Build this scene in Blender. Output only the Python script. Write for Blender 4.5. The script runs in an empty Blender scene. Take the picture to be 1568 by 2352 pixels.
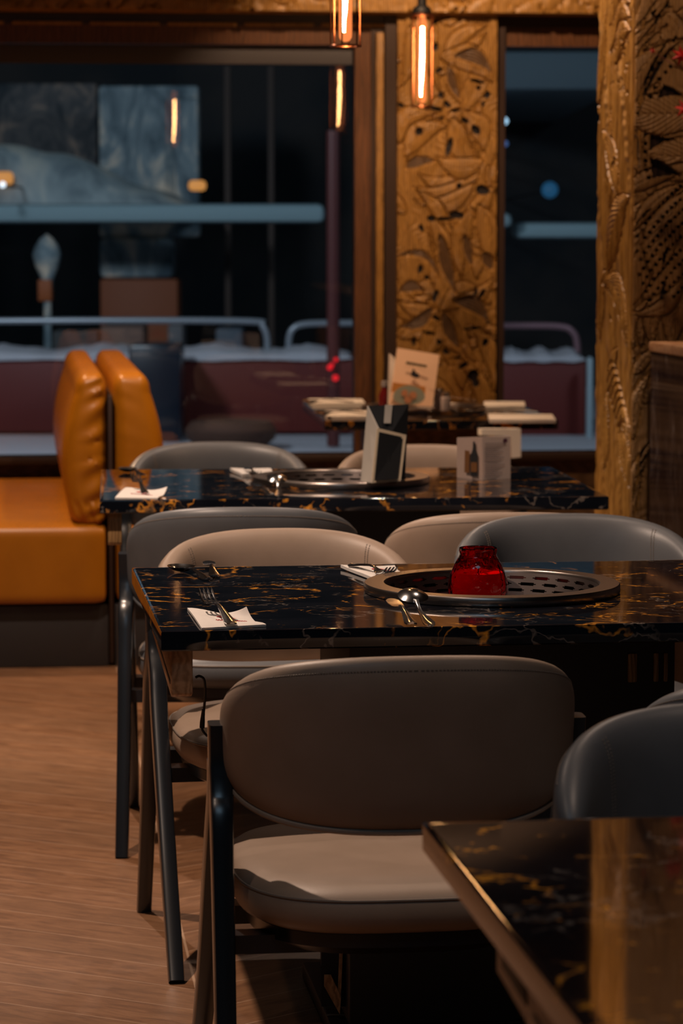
import bpy, bmesh, math, random
import numpy as np
from mathutils import Vector, Matrix
PI = math.pi
R = math.radians
S = bpy.context.scene
COL = S.collection
random.seed(7)
# ------------------------------------------------------------------ camera
FPX = 6530.0
PITCH = math.atan(631 / FPX)
CAMZ = 1.371
cam_d = bpy.data.cameras.new('camera')
cam = bpy.data.objects.new('camera', cam_d); COL.objects.link(cam)
cam.location = (0, 0, CAMZ)
cam.rotation_euler = (PI / 2 - PITCH, 0, 0)
cam_d.sensor_fit = 'VERTICAL'; cam_d.sensor_height = 36; cam_d.sensor_width = 24
cam_d.lens = FPX / 2352 * 36
cam_d.clip_start = 0.1; cam_d.clip_end = 200
cam_d.dof.use_dof = True
cam_d.dof.focus_distance = 4.78
cam_d.dof.aperture_fstop = 7.4
S.camera = cam
# ------------------------------------------------------------------ exposure, world, lights
S.view_settings.view_transform = 'Standard'
S.view_settings.look = 'None'
S.view_settings.gamma = 1
S.view_settings.use_curve_mapping = False
S.view_settings.exposure = 0.15
S.cycles.max_bounces = 8
S.cycles.sample_clamp_indirect = 4
w = bpy.data.worlds.new('night_sky'); S.world = w; w.use_nodes = True
w.node_tree.nodes['Background'].inputs[0].default_value = (0.28, 0.52, 0.70, 1)
w.node_tree.nodes['Background'].inputs[1].default_value = 0.013


def spot(name, loc, target, power, angle, color=(1, .62, .36), radius=.025, blend=.35):
    l = bpy.data.lights.new(name, 'SPOT'); l.energy = power; l.color = color
    l.spot_size = R(angle); l.spot_blend = blend; l.shadow_soft_size = radius
    o = bpy.data.objects.new(name, l); COL.objects.link(o); o.location = loc
    o.rotation_euler = (Vector(target) - Vector(loc)).to_track_quat('-Z', 'Y').to_euler()
    return o


def area(name, loc, target, power, sx, sy, color):
    l = bpy.data.lights.new(name, 'AREA'); l.energy = power; l.color = color
    l.shape = 'RECTANGLE'; l.size = sx; l.size_y = sy
    o = bpy.data.objects.new(name, l); COL.objects.link(o); o.location = loc
    o.rotation_euler = (Vector(target) - Vector(loc)).to_track_quat('-Z', 'Y').to_euler()
    return o


WARM = (1, .60, .34)
PINK = (1, .73, .56)
spot('downlight_aisle', (-.98, 5.35, 2.85), (-.75, 5.4, 0), 200, 95, PINK)
spot('downlight_front_aisle', (-.95, 3.2, 2.85), (-.7, 3.9, 0), 14, 90, PINK)
spot('downlight_far_aisle', (-1.1, 7.6, 2.85), (-.9, 7.6, 0), 140, 95, PINK)
spot('downlight_bench', (-1.5, 9.75, 2.85), (-1.0, 9.5, .5), 150, 80, WARM, .04)
spot('downlight_table', (.55, 5.95, 2.85), (.35, 5.2, .5), 28, 90, PINK)
spot('downlight_back_table', (.2, 8.6, 2.85), (.1, 8.0, .5), 40, 90, PINK)
spot('downlight_window_table', (.15, 9.2, 2.85), (.4, 10.1, .8), 75, 90, WARM)
spot('downlight_column', (.42, 10.35, 2.85), (.42, 11.3, 1.6), 60, 90, WARM)
spot('downlight_pillar', (.25, 8.0, 2.85), (.85, 8.25, 2.1), 42, 62, WARM)
spot('near_table_fill', (.75, 3.35, 2.85), (.62, 2.9, .7), 26, 66, PINK)  # added fill to brighten the nearest table and the grey chair behind it
spot('drinks_card_fill', (.85, 6.35, 2.85), (.58, 7.25, .8), 34, 42, PINK)  # added fill spot that brightens the drinks card
spot('downlight_panel', (.9, 7.0, 2.85), (.95, 8.0, 1.4), 24, 80, WARM)
spot('street_lamp_light', (-3.0, 15.0, 3.4), (-.8, 21, .9), 420, 110, (.74, .88, 1.0), .3)
spot('street_lamp_light_right', (3.4, 15.5, 3.4), (1.5, 21, .9), 160, 110, (.66, .84, 1.0), .3)
area('cool_ceiling_fill', (-.3, 2.2, 2.84), (0.0, 4.2, 0), 4.2, .9, .7, (.50, .76, 1.0))  # added cool fill for the bluish sheen on the chair legs

# ------------------------------------------------------------------ projection helpers (pixel of the photo -> point in the room)


def ray(px, py):
    a = (px - 784) / FPX; b = (1176 - py) / FPX
    return Vector((a, math.cos(PITCH) + b * math.sin(PITCH), -math.sin(PITCH) + b * math.cos(PITCH)))


CAM = Vector((0, 0, CAMZ))


def at(px, py, d):
    r = ray(px, py); return CAM + r * (d / r.y)


def atz(px, py, z=.75):
    r = ray(px, py); return CAM + r * ((z - CAMZ) / r.z)


# ------------------------------------------------------------------ materials


def mat(name, color=(.5, .5, .5), rough=.5, metal=0., **k):
    m = bpy.data.materials.new(name); m.use_nodes = True
    b = m.node_tree.nodes['Principled BSDF']
    b.inputs['Base Color'].default_value = (*color, 1)
    b.inputs['Roughness'].default_value = rough
    b.inputs['Metallic'].default_value = metal
    for n, v in k.items():
        n = n.replace('_', ' ')
        b.inputs[n].default_value = v
    return m


def nn(m, t, **k):
    n = m.node_tree.nodes.new(t)
    for a, v in k.items(): setattr(n, a, v)
    return n


def lk(m, a, b): m.node_tree.links.new(a, b)


def bsdf(m): return m.node_tree.nodes['Principled BSDF']


def coords(m, scale=(1, 1, 1), which='Object', rand=False):
    tc = nn(m, 'ShaderNodeTexCoord'); mp = nn(m, 'ShaderNodeMapping')
    mp.inputs['Scale'].default_value = scale
    lk(m, tc.outputs[which], mp.inputs['Vector'])
    if rand:
        oi = nn(m, 'ShaderNodeObjectInfo'); mu = nn(m, 'ShaderNodeMath', operation='MULTIPLY')
        mu.inputs[1].default_value = 37.0
        lk(m, oi.outputs['Random'], mu.inputs[0]); lk(m, mu.outputs[0], mp.inputs['Location'])
    return mp.outputs[0]


def noise(m, vec, scale, detail=3, rough=.5, dist=0.):
    n = nn(m, 'ShaderNodeTexNoise'); n.inputs['Scale'].default_value = scale
    n.inputs['Detail'].default_value = detail; n.inputs['Roughness'].default_value = rough
    n.inputs['Distortion'].default_value = dist
    lk(m, vec, n.inputs['Vector']); return n


def ramp(m, fac, stops):
    r = nn(m, 'ShaderNodeValToRGB'); e = r.color_ramp.elements
    while len(e) < len(stops): e.new(.5)
    for i, (p, c) in enumerate(stops):
        e[i].position = p; e[i].color = (*c, 1) if len(c) == 3 else c
    lk(m, fac, r.inputs['Fac']); return r.outputs['Color']


def math_(m, op, a, b=None, clamp=False):
    n = nn(m, 'ShaderNodeMath', operation=op); n.use_clamp = clamp
    for i, v in enumerate((a, b)):
        if v is None: continue
        if isinstance(v, (int, float)): n.inputs[i].default_value = v
        else: lk(m, v, n.inputs[i])
    return n.outputs[0]


def mixc(m, fac, a, b):
    n = nn(m, 'ShaderNodeMix', data_type='RGBA')
    for i, v in ((0, fac), (6, a), (7, b)):
        if isinstance(v, (int, float)): n.inputs[i].default_value = v
        elif isinstance(v, tuple): n.inputs[i].default_value = (*v, 1)
        else: lk(m, v, n.inputs[i])
    return n.outputs[2]


def bump(m, h, strength=.3, dist=.002):
    b = nn(m, 'ShaderNodeBump'); b.inputs['Strength'].default_value = strength
    b.inputs['Distance'].default_value = dist
    lk(m, h, b.inputs['Height']); lk(m, b.outputs[0], bsdf(m).inputs['Normal'])


def leather(name, c1, c2, rough=.48):
    m = mat(name, c1, rough)
    v = coords(m)
    n = noise(m, v, 9, 4); lk(m, ramp(m, n.outputs[0], [(.3, c1), (.7, c2)]), bsdf(m).inputs['Base Color'])
    n2 = noise(m, v, 420, 2); bump(m, n2.outputs[0], .18, .0006)
    return m


def marble():
    m = mat('black_gold_marble', (.005, .006, .009), .045)
    bsdf(m).inputs['Specular IOR Level'].default_value = .55
    v = coords(m, (1, 1.25, 1), rand=True)
    wn = noise(m, v, 4.5, 5, .6)
    vm = nn(m, 'ShaderNodeVectorMath', operation='MULTIPLY_ADD')
    lk(m, wn.outputs['Color'], vm.inputs[0]); vm.inputs[1].default_value = (.36, .36, .36); lk(m, v, vm.inputs[2])

    def veins(scale, width, mscale, lo, hi):
        vo = nn(m, 'ShaderNodeTexVoronoi', feature='DISTANCE_TO_EDGE'); vo.inputs['Scale'].default_value = scale
        lk(m, vm.outputs[0], vo.inputs['Vector'])
        line = math_(m, 'SUBTRACT', 1.0, math_(m, 'DIVIDE', vo.outputs['Distance'], width, True), True)
        mk = noise(m, v, mscale, 4, .65)
        mm = nn(m, 'ShaderNodeMapRange'); mm.inputs[1].default_value = lo; mm.inputs[2].default_value = hi
        lk(m, mk.outputs[0], mm.inputs[0])
        return math_(m, 'MULTIPLY', line, mm.outputs[0], True)
    a = veins(5.0, .034, 7, .51, .57)
    b = veins(15, .05, 9, .57, .62)
    c = veins(9, .03, 5, .52, .58)
    n = noise(m, v, 30, 2)
    gold = ramp(m, n.outputs[0], [(.34, (.14, .09, .05)), (.48, (.60, .24, .035)), (.62, (1.0, .42, .04))])
    base = ramp(m, noise(m, v, 6, 3).outputs[0], [(.4, (.004, .005, .008)), (.75, (.012, .013, .018))])
    col = mixc(m, math_(m, 'MAXIMUM', a, b), base, gold)
    col = mixc(m, math_(m, 'MULTIPLY', c, .7), col, (.24, .20, .17))
    lk(m, col, bsdf(m).inputs['Base Color'])
    return m


def floor_mat():
    m = mat('chevron_wood_floor', (.3, .2, .1), .42)
    tc = nn(m, 'ShaderNodeTexCoord'); sx = nn(m, 'ShaderNodeSeparateXYZ')
    lk(m, tc.outputs['Object'], sx.inputs[0])
    X, Y = sx.outputs[0], sx.outputs[1]
    CW = .62; PW = .118; T = 1 / math.tan(R(56))
    cx = math_(m, 'DIVIDE', X, CW)
    ci = math_(m, 'FLOOR', cx)
    fx = math_(m, 'SUBTRACT', cx, ci)
    par = math_(m, 'MULTIPLY', math_(m, 'FRACT', math_(m, 'MULTIPLY', ci, .5)), 2.0)   # 0 or 1
    sgn = math_(m, 'SUBTRACT', 1.0, math_(m, 'MULTIPLY', par, 2.0))
    # along-depth coordinate sheared by side of the chevron
    sh = math_(m, 'MULTIPLY', math_(m, 'MULTIPLY', math_(m, 'SUBTRACT', fx, .5), CW * T), sgn)
    q = math_(m, 'DIVIDE', math_(m, 'ADD', Y, sh), PW / math.sin(R(56)))
    qi = math_(m, 'FLOOR', q); qf = math_(m, 'SUBTRACT', q, qi)
    cmb = nn(m, 'ShaderNodeCombineXYZ'); lk(m, qi, cmb.inputs[0]); lk(m, ci, cmb.inputs[1])
    wn = nn(m, 'ShaderNodeTexWhiteNoise', noise_dimensions='2D'); lk(m, cmb.outputs[0], wn.inputs['Vector'])
    # grain: stretched along the plank
    ga = math_(m, 'ADD', math_(m, 'MULTIPLY', q, 1.0), math_(m, 'MULTIPLY', wn.outputs[0], 19.0))
    cg = nn(m, 'ShaderNodeCombineXYZ'); lk(m, math_(m, 'MULTIPLY', X, 2.2), cg.inputs[0]); lk(m, ga, cg.inputs[1]); lk(m, ci, cg.inputs[2])
    g1 = noise(m, cg.outputs[0], 5, 6, .65, .6)
    g2 = noise(m, cg.outputs[0], 22, 3, .6)
    c = ramp(m, g1.outputs[0], [(.28, (.12, .052, .022)), (.5, (.27, .13, .060)), (.72, (.40, .21, .105))])
    c = mixc(m, math_(m, 'MULTIPLY', g2.outputs[0], .55), c, (.12, .055, .025))
    c = mixc(m, math_(m, 'MULTIPLY', wn.outputs[0], .35), c, (.20, .11, .06))
    e1 = math_(m, 'MINIMUM', qf, math_(m, 'SUBTRACT', 1.0, qf))
    l1 = math_(m, 'LESS_THAN', e1, .014)
    e2 = math_(m, 'MINIMUM', fx, math_(m, 'SUBTRACT', 1.0, fx))
    l2 = math_(m, 'LESS_THAN', e2, .004)
    c = mixc(m, math_(m, 'MULTIPLY', l1, .55), c, (.50, .33, .22))
    c = mixc(m, math_(m, 'MULTIPLY', l2, .7), c, (.55, .38, .26))
    lk(m, c, bsdf(m).inputs['Base Color'])
    bump(m, g2.outputs[0], .12, .001)
    return m


def wood(name, c1, c2, c3, scale=(6, 6, 1.2), rough=.5, wav=2.2, strength=.35):
    m = mat(name, c2, rough)
    v = coords(m, scale)
    a = noise(m, v, 3, 4, .55, wav)
    wv = nn(m, 'ShaderNodeTexWave', wave_type='BANDS', bands_direction='X')
    wv.inputs['Scale'].default_value = 4.5; wv.inputs['Distortion'].default_value = 9
    wv.inputs['Detail'].default_value = 3; wv.inputs['Detail Scale'].default_value = 1.4
    lk(m, v, wv.inputs['Vector'])
    f = math_(m, 'ADD', math_(m, 'MULTIPLY', a.outputs[0], .6), math_(m, 'MULTIPLY', wv.outputs['Fac'], .4))
    lk(m, ramp(m, f, [(.25, c1), (.5, c2), (.75, c3)]), bsdf(m).inputs['Base Color'])
    bump(m, wv.outputs['Fac'], strength, .0015)
    return m


def emis(name, color, strength):
    m = mat(name, (0, 0, 0), .5)
    bsdf(m).inputs['Emission Color'].default_value = (*color, 1)
    bsdf(m).inputs['Emission Strength'].default_value = strength
    return m


M = {}
M['taupe'] = leather('taupe_leather', (.295, .214, .156), (.355, .262, .20))
M['grey'] = leather('blue_grey_leather', (.094, .099, .108), (.118, .124, .134), .42)
M['orange'] = leather('orange_leather', (.40, .140, .004), (.46, .165, .006), .38)
M['stitch'] = mat('thread', (.20, .16, .13), .7)
M['lacquer'] = mat('black_lacquer', (.012, .015, .020), .30, Coat_Weight=.6, Coat_Roughness=.25)
M['black'] = mat('matt_black', (.008, .009, .011), .55)
M['marble'] = marble()
M['floor'] = floor_mat()
M['steel'] = mat('brushed_steel', (.42, .37, .34), .30, 1.0)
M['steel_dark'] = mat('dark_steel', (.12, .10, .095), .4, .9)
M['chrome'] = mat('chrome', (.80, .82, .84), .16, 1.0)
M['paper'] = mat('white_paper', (.72, .68, .64), .75)
M['carved'] = wood('gilded_carved_wood', (.17, .085, .018), (.32, .165, .036), (.44, .235, .06), (8, 8, 2), .45)
M['carved_dark'] = wood('dark_stained_carving', (.05, .026, .012), (.10, .052, .020), (.15, .08, .03), (9, 9, 3), .5)
M['void'] = mat('painted_hole_black', (.012, .010, .014), .6)  # black painted into the shallow carved holes as depth shade; brackets share it
M['pillar'] = wood('golden_pillar_wood', (.20, .10, .022), (.33, .17, .036), (.42, .23, .06), (7, 7, 1.0), .42, 3.)
M['panel_wood'] = wood('brown_carved_wood', (.17, .095, .035), (.27, .155, .06), (.34, .20, .08), (9, 9, 2), .5)
M['frame'] = wood('brown_window_frame', (.07, .028, .011), (.11, .045, .017), (.15, .06, .022), (4, 4, 1), .45)
M['frame_dark'] = mat('dark_frame', (.035, .018, .012), .45)
M['brownwall'] = wood('brown_wall_panel', (.09, .05, .025), (.14, .08, .04), (.18, .10, .05), (1, 1, 6), .5)
M['plinth'] = mat('charcoal_plinth', (.035, .034, .036), .55)
M['ceiling'] = mat('dark_ceiling', (.03, .026, .024), .8)
M['dwall'] = mat('dark_wall', (.05, .035, .028), .7)

# ------------------------------------------------------------------ mesh helpers


def link(name, bm, m=None, parent=None, smooth=True, kind=None, mats=None):
    me = bpy.data.meshes.new(name); bmesh.ops.recalc_face_normals(bm, faces=bm.faces[:])
    bm.to_mesh(me); bm.free()
    for x in (mats or [m]): me.materials.append(x)
    o = bpy.data.objects.new(name, me); COL.objects.link(o)
    if smooth:
        for p in me.polygons: p.use_smooth = True
        try: me.set_sharp_from_angle(angle=R(40))
        except Exception: pass
    if parent: o.parent = parent
    if kind: o['kind'] = kind
    return o


def thing(name, label, cat, loc=(0, 0, 0), rz=0., group=None, rot=None):
    o = bpy.data.objects.new(name, None); COL.objects.link(o); o.empty_display_size = .05
    o.location = loc; o.rotation_euler = rot if rot else (0, 0, rz)
    o['label'] = label; o['category'] = cat
    if group: o['group'] = group
    return o


def tag(o, label, cat, group=None, kind=None):
    o['label'] = label; o['category'] = cat
    if group: o['group'] = group
    if kind: o['kind'] = kind
    return o


def dup(root, label, loc=None, rz=None, group=None, rot=None):
    def cp(o, par):
        c = o.copy(); COL.objects.link(c); c.parent = par
        for ch in list(o.children): cp(ch, c)
        return c
    r = cp(root, None); r['label'] = label
    if group: r['group'] = group
    if loc is not None: r.location = loc
    if rot is not None: r.rotation_euler = rot
    elif rz is not None: r.rotation_euler = (0, 0, rz)
    return r


def box(bm, c, s, rz=0., mi=0, taper=None):
    sx, sy, sz = [q / 2 for q in s]; c = Vector(c); rm = Matrix.Rotation(rz, 3, 'Z')
    vs = []
    for z in (-sz, sz):
        k = taper if (taper and z > 0) else 1
        for x, y in ((-sx, -sy), (sx, -sy), (sx, sy), (-sx, sy)):
            vs.append(bm.verts.new(c + rm @ Vector((x * k, y * k, z))))
    for f in ((3, 2, 1, 0), (4, 5, 6, 7), (0, 1, 5, 4), (1, 2, 6, 5), (2, 3, 7, 6), (3, 0, 4, 7)):
        bm.faces.new([vs[i] for i in f]).material_index = mi
    return vs


def bevel(bm, w, seg=2):
    bmesh.ops.bevel(bm, geom=bm.edges[:], offset=w, segments=seg, affect='EDGES', profile=.5)


def bbox(c, s, w=.003, rz=0., seg=2):
    bm = bmesh.new(); box(bm, c, s, rz); bevel(bm, w, seg); return bm


def tube(bm, pts, r, n=8, closed=False, cap=True):
    pts = [Vector(p) for p in pts]; N = len(pts); rings = []
    rs = r if isinstance(r, (list, tuple)) else [r] * N
    up = None
    for i, p in enumerate(pts):
        if closed: t = pts[(i + 1) % N] - pts[i - 1]
        else: t = pts[min(i + 1, N - 1)] - pts[max(i - 1, 0)]
        t.normalize()
        if up is None:
            up = Vector((0, 0, 1)) if abs(t.z) < .9 else Vector((1, 0, 0))
        a = t.cross(up)
        if a.length < 1e-5: a = t.cross(Vector((0, 1, 0)))
        a.normalize(); b = a.cross(t).normalized(); up = b
        rings.append([bm.verts.new(p + (a * math.cos(2 * PI * k / n) + b * math.sin(2 * PI * k / n)) * rs[i]) for k in range(n)])
    for i in range(N if closed else N - 1):
        A, B = rings[i], rings[(i + 1) % N]
        for k in range(n): bm.faces.new((A[k], A[(k + 1) % n], B[(k + 1) % n], B[k]))
    if cap and not closed:
        bm.faces.new(rings[0]); bm.faces.new(rings[-1])


def lathe(bm, prof, n=32, c=(0, 0, 0), mi=0, wob=None):
    c = Vector(c); rings = []
    for r, z in prof:
        if r < 1e-6: rings.append([bm.verts.new(c + Vector((0, 0, z)))])
        else:
            rings.append([bm.verts.new(c + Vector((r * math.cos(2 * PI * k / n), r * math.sin(2 * PI * k / n), z)) * 1.0) for k in range(n)])
    for A, B in zip(rings, rings[1:]):
        for k in range(n):
            k2 = (k + 1) % n
            if len(A) == 1 and len(B) == 1: continue
            if len(A) == 1: f = (A[0], B[k], B[k2])
            elif len(B) == 1: f = (A[k], A[k2], B[0])
            else: f = (A[k], A[k2], B[k2], B[k])
            bm.faces.new(f).material_index = mi
    return rings


def bar(bm, pts, wx, ty, cham=.25):
    """sweep of a chamfered rectangle along a path in a y-z plane; wx is the width along x, ty the thickness across the path"""
    pts = [Vector(p) for p in pts]; rings = []
    for i, p in enumerate(pts):
        t = (pts[min(i + 1, len(pts) - 1)] - pts[max(i - 1, 0)]).normalized()
        ax = Vector((1, 0, 0)); b = ax.cross(t).normalized(); ax = t.cross(b).normalized()
        a = wx[i] / 2; c = ty[i] / 2; k = cham * min(a, c)
        sec = [(a - k, -c), (a - .3 * k, -c + .3 * k), (a, -c + k), (a, c - k), (a - .3 * k, c - .3 * k), (a - k, c), (-a + k, c), (-a + .3 * k, c - .3 * k), (-a, c - k), (-a, -c + k), (-a + .3 * k, -c + .3 * k), (-a + k, -c)]
        rings.append([bm.verts.new(p + ax * u + b * v) for u, v in sec])
    n = len(rings[0])
    for A, B in zip(rings, rings[1:]):
        for k in range(n): bm.faces.new((A[k], A[(k + 1) % n], B[(k + 1) % n], B[k]))
    bm.faces.new(rings[0]); bm.faces.new(rings[-1])


def spline(pts, n=8):
    """Catmull-Rom through points"""
    P = [Vector(p) for p in pts]; P = [P[0] * 2 - P[1]] + P + [P[-1] * 2 - P[-2]]; out = []
    for i in range(1, len(P) - 2):
        for k in range(n):
            t = k / n; a, b, c, d = P[i - 1], P[i], P[i + 1], P[i + 2]
            out.append(.5 * ((2 * b) + (c - a) * t + (2 * a - 5 * b + 4 * c - d) * t * t + (3 * b - a - 3 * c + d) * t ** 3))
    out.append(P[-2]); return out


def rounded(bm, c, s, r, n=14, disp=None):
    """rounded box with a grid, optional displacement function"""
    c = Vector(c); h = Vector(s) / 2
    t = bmesh.new(); bmesh.ops.create_cube(t, size=2)
    bmesh.ops.subdivide_edges(t, edges=t.edges[:], cuts=n, use_grid_fill=True)
    mp = {}
    for v in t.verts:
        p = Vector([math.copysign(abs(q) ** .8, q) * hh for q, hh in zip(v.co, h)])
        inner = Vector([max(-(hh - r), min(hh - r, q)) for q, hh in zip(p, h)])
        d = p - inner
        if d.length > 1e-9: p = inner + d.normalized() * r
        if disp: p = disp(p, h)
        mp[v] = bm.verts.new(c + p)
    for f in t.faces: bm.faces.new([mp[v] for v in f.verts])
    t.free()


def slab(bm, quad, th, mi=0):
    """flat board of thickness th behind the quad (points given counter-clockwise as seen)"""
    q = [Vector(p) for p in quad]
    n = (q[1] - q[0]).cross(q[3] - q[0]).normalized()
    a = [bm.verts.new(p) for p in q]; b = [bm.verts.new(p - n * th) for p in q]
    bm.faces.new(a).material_index = mi; bm.faces.new(b[::-1]).material_index = mi
    for i in range(4):
        j = (i + 1) % 4; bm.faces.new((a[i], b[i], b[j], a[j])).material_index = mi


# ------------------------------------------------------------------ room shell
fl = bmesh.new(); box(fl, (0, 5.9, -.05), (9, 13, .1))
fo = link('floor', fl, M['floor'], smooth=False, kind='structure')
fo.rotation_euler = (0, 0, R(6.6)); fo.location = (-.30 + 5.9 * 0, 0, 0)
# window wall: local u along the wall, z up, n towards the room
WY = R(6.3); WP = Vector((.12, 11.25, 0))
WU = Vector((math.cos(WY), math.sin(WY), 0)); WN = Vector((math.sin(WY), -math.cos(WY), 0))


def wpt(px, py, off=0.):
    """photo pixel -> (u, z) on the window wall plane moved off metres towards the room"""
    r = ray(px, py); p0 = WP + WN * off
    t = (p0 - CAM).dot(WN) / r.dot(WN); p = CAM + r * t
    return (p - p0).dot(WU), p.z


def wbox(bm, u0, u1, z0, z1, n0, n1, mi=0):
    vs = []
    for n in (n0, n1):
        for u, z in ((u0, z0), (u1, z0), (u1, z1), (u0, z1)):
            p = WP + WU * u + WN * n; vs.append(bm.verts.new((p.x, p.y, z)))
    for f in ((3, 2, 1, 0), (4, 5, 6, 7), (0, 1, 5, 4), (1, 2, 6, 5), (2, 3, 7, 6), (3, 0, 4, 7)):
        bm.faces.new([vs[i] for i in f]).material_index = mi


U = lambda px: wpt(px, 600)[0]
Z = lambda py: wpt(784, py)[1]
z_sill = Z(1043); z_gt = Z(103); z_fr = Z(60); z_hd = Z(36)
uL = -3.2; uA = U(815); uB = U(852); uC = U(882); uD = U(910); uE = U(1142); uF = U(1156); uR = 2.6
bm = bmesh.new(); wbox(bm, uL, uR, 0, z_sill - .03, -.12, 0); link('wall_window', bm, M['brownwall'], smooth=False, kind='structure')
bm = bmesh.new(); wbox(bm, uL, uR, z_hd + .12, 3.0, -.12, 0); link('wall_window_upper', bm, M['dwall'], smooth=False, kind='structure')
bm = bmesh.new(); wbox(bm, uL, uR, z_sill - .03, z_sill, -.13, .05); bevel(bm, .005); link('trim_1', bm, M['frame_dark'], kind='structure')
# big window: outer frame, pane
bm = bmesh.new()
wbox(bm, uL, uB, z_gt, z_fr, -.09, -.01); wbox(bm, uA, uB, z_sill, z_gt, -.09, -.01)
link('window_1', bm, M['frame'], smooth=False, kind='structure')
glass = mat('window_glass', (.92, .95, .97), 0.0, Transmission_Weight=1.0, IOR=1.5)
bm = bmesh.new(); wbox(bm, uL, uA, z_sill, z_gt, -.062, -.056)
gp = link('window_pane', bm, glass, bpy.data.objects['window_1'], smooth=False)
bm = bmesh.new()
wbox(bm, uF, uR, z_gt, z_fr, -.09, -.01)
link('window_2', bm, M['frame'], smooth=False, kind='structure')
bm = bmesh.new(); wbox(bm, uF, uR, z_sill, z_gt, -.062, -.056)
link('window_pane', bm, glass, bpy.data.objects['window_2'], smooth=False)
# dark reveals, gold beads
bm = bmesh.new(); wbox(bm, uL, uC, z_fr, z_hd + .05, -.10, .0); wbox(bm, uB, uC, z_sill, z_fr, -.10, .0); wbox(bm, uC, uD, z_sill, z_hd + .05, -.1, .03)
wbox(bm, uE, uF, z_sill, z_hd + .05, -.1, .02); wbox(bm, uF, uR, z_fr, z_hd + .05, -.1, 0)
link('trim_2', bm, M['frame_dark'], smooth=False, kind='structure')
bm = bmesh.new(); ua, ub = U(862), U(879)
wbox(bm, ua, ub, z_sill, Z(75), -.005, .018)
for k in range(9): wbox(bm, -2.6 + k * .30, -2.6 + k * .30 + .27, Z(62), Z(54), -.005, .012)
bevel(bm, .003); link('trim_3', bm, M['carved'], kind='structure')
bm = bmesh.new(); wbox(bm, uC, uF, 0, z_hd + .3, -.12, .0); link('wall_pier', bm, M['dwall'], smooth=False, kind='structure')


# ------------------------------------------------------------------ carving
class Relief:
    def __init__(s, u0, u1, z0, z1, step):
        s.nu = int((u1 - u0) / step); s.nz = int((z1 - z0) / step)
        s.u = np.linspace(u0, u1, s.nu); s.z = np.linspace(z0, z1, s.nz)
        s.Ug, s.Zg = np.meshgrid(s.u, s.z)
        s.H = np.zeros_like(s.Ug); s.Mt = np.zeros(s.Ug.shape, int)
        g = np.sin(s.Ug * 38 + 2.2 * np.sin(s.Zg * 9 + 1) + 1.3 * np.sin(s.Zg * 23))
        s.H += .0011 * np.sin(s.Ug * 420 + 9 * g)

    def leaf(s, b, t, w, bend=0., d=.006, ribs=34, mi=0, groove=True):
        bx, bz = b; L = math.hypot(t[0] - bx, t[1] - bz) + 1e-6
        ex, ez = (t[0] - bx) / L, (t[1] - bz) / L
        dx, dz = s.Ug - bx, s.Zg - bz
        q = (dx * ex + dz * ez) / L; r = (-dx * ez + dz * ex) - bend * L * 4 * np.clip(q, 0, 1) * (1 - np.clip(q, 0, 1))
        qc = np.clip(q, 0, 1); sh = w * np.sin(PI * qc ** .8) + 1e-6
        a = np.abs(r) / sh
        ins = (q > 0) & (q < 1) & (a < 1)
        if groove:
            ring = (q > -.02) & (q < 1.02) & (np.abs(r) < sh + .005) & ~ins
            s.H[ring] = -.006
        h = d * np.sqrt(np.clip(1 - a * a, 0, 1))
        h = h + .0016 * np.sin(ribs * (q + .35 * a) * 3.0) - .0025 * (np.abs(r) < .002)
        s.H[ins] = h[ins] if d >= 0 else (d + .0018 * np.sin(a[ins] * 14 * np.sign(r[ins])))
        s.Mt[ins] = mi

    def hole(s, c, ru, rz, ang=0.):
        ca, sa = math.cos(ang), math.sin(ang); du, dz = s.Ug - c[0], s.Zg - c[1]
        e = ((du * ca + dz * sa) / ru) ** 2 + ((-du * sa + dz * ca) / rz) ** 2
        ins = e < 1; s.H[ins] = -.014; s.Mt[ins] = 1

    def poly(s, pts):
        ins = np.zeros(s.Ug.shape, bool); n = len(pts)
        for i in range(n):
            (x1, y1), (x2, y2) = pts[i], pts[(i + 1) % n]
            c = ((y1 > s.Zg) != (y2 > s.Zg)) & (s.Ug < (x2 - x1) * (s.Zg - y1) / (y2 - y1 + 1e-12) + x1)
            ins ^= c
        s.H[ins] = -.014; s.Mt[ins] = 1

    def rand(s, n, seed, size=.09):
        rg = random.Random(seed); u0, u1, z0, z1 = s.u[0], s.u[-1], s.z[0], s.z[-1]
        for i in range(n):
            b = (rg.uniform(u0, u1), rg.uniform(z0, z1)); a = rg.uniform(0, 2 * PI); L = size * rg.uniform(.6, 1.7)
            s.leaf(b, (b[0] + L * math.cos(a), b[1] + L * math.sin(a)), L * rg.uniform(.12, .24), rg.uniform(-.2, .2), rg.uniform(.004, .009), rg.uniform(18, 46), 0)
            if rg.random() < .3:
                s.hole((b[0] + rg.uniform(-.02, .02), b[1]), rg.uniform(.004, .009), rg.uniform(.007, .016), rg.uniform(0, PI))

    def build(s, name, place, mats, base=0, **k):
        bm = bmesh.new(); V = []
        for j in range(s.nz):
            row = []
            for i in range(s.nu):
                edge = i in (0, s.nu - 1) or j in (0, s.nz - 1)
                row.append(bm.verts.new(place(s.u[i], s.z[j], -.03 if edge else float(s.H[j, i]))))
            V.append(row)
        for j in range(s.nz - 1):
            for i in range(s.nu - 1):
                mx = [s.Mt[j, i], s.Mt[j, i + 1], s.Mt[j + 1, i], s.Mt[j + 1, i + 1]]
                bm.faces.new((V[j][i], V[j][i + 1], V[j + 1][i + 1], V[j + 1][i])).material_index = int(mx[0] if mx.count(mx[0]) > 1 else mx[3])
        o = link(name, bm, None, mats=mats, smooth=True, **k); return o


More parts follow.
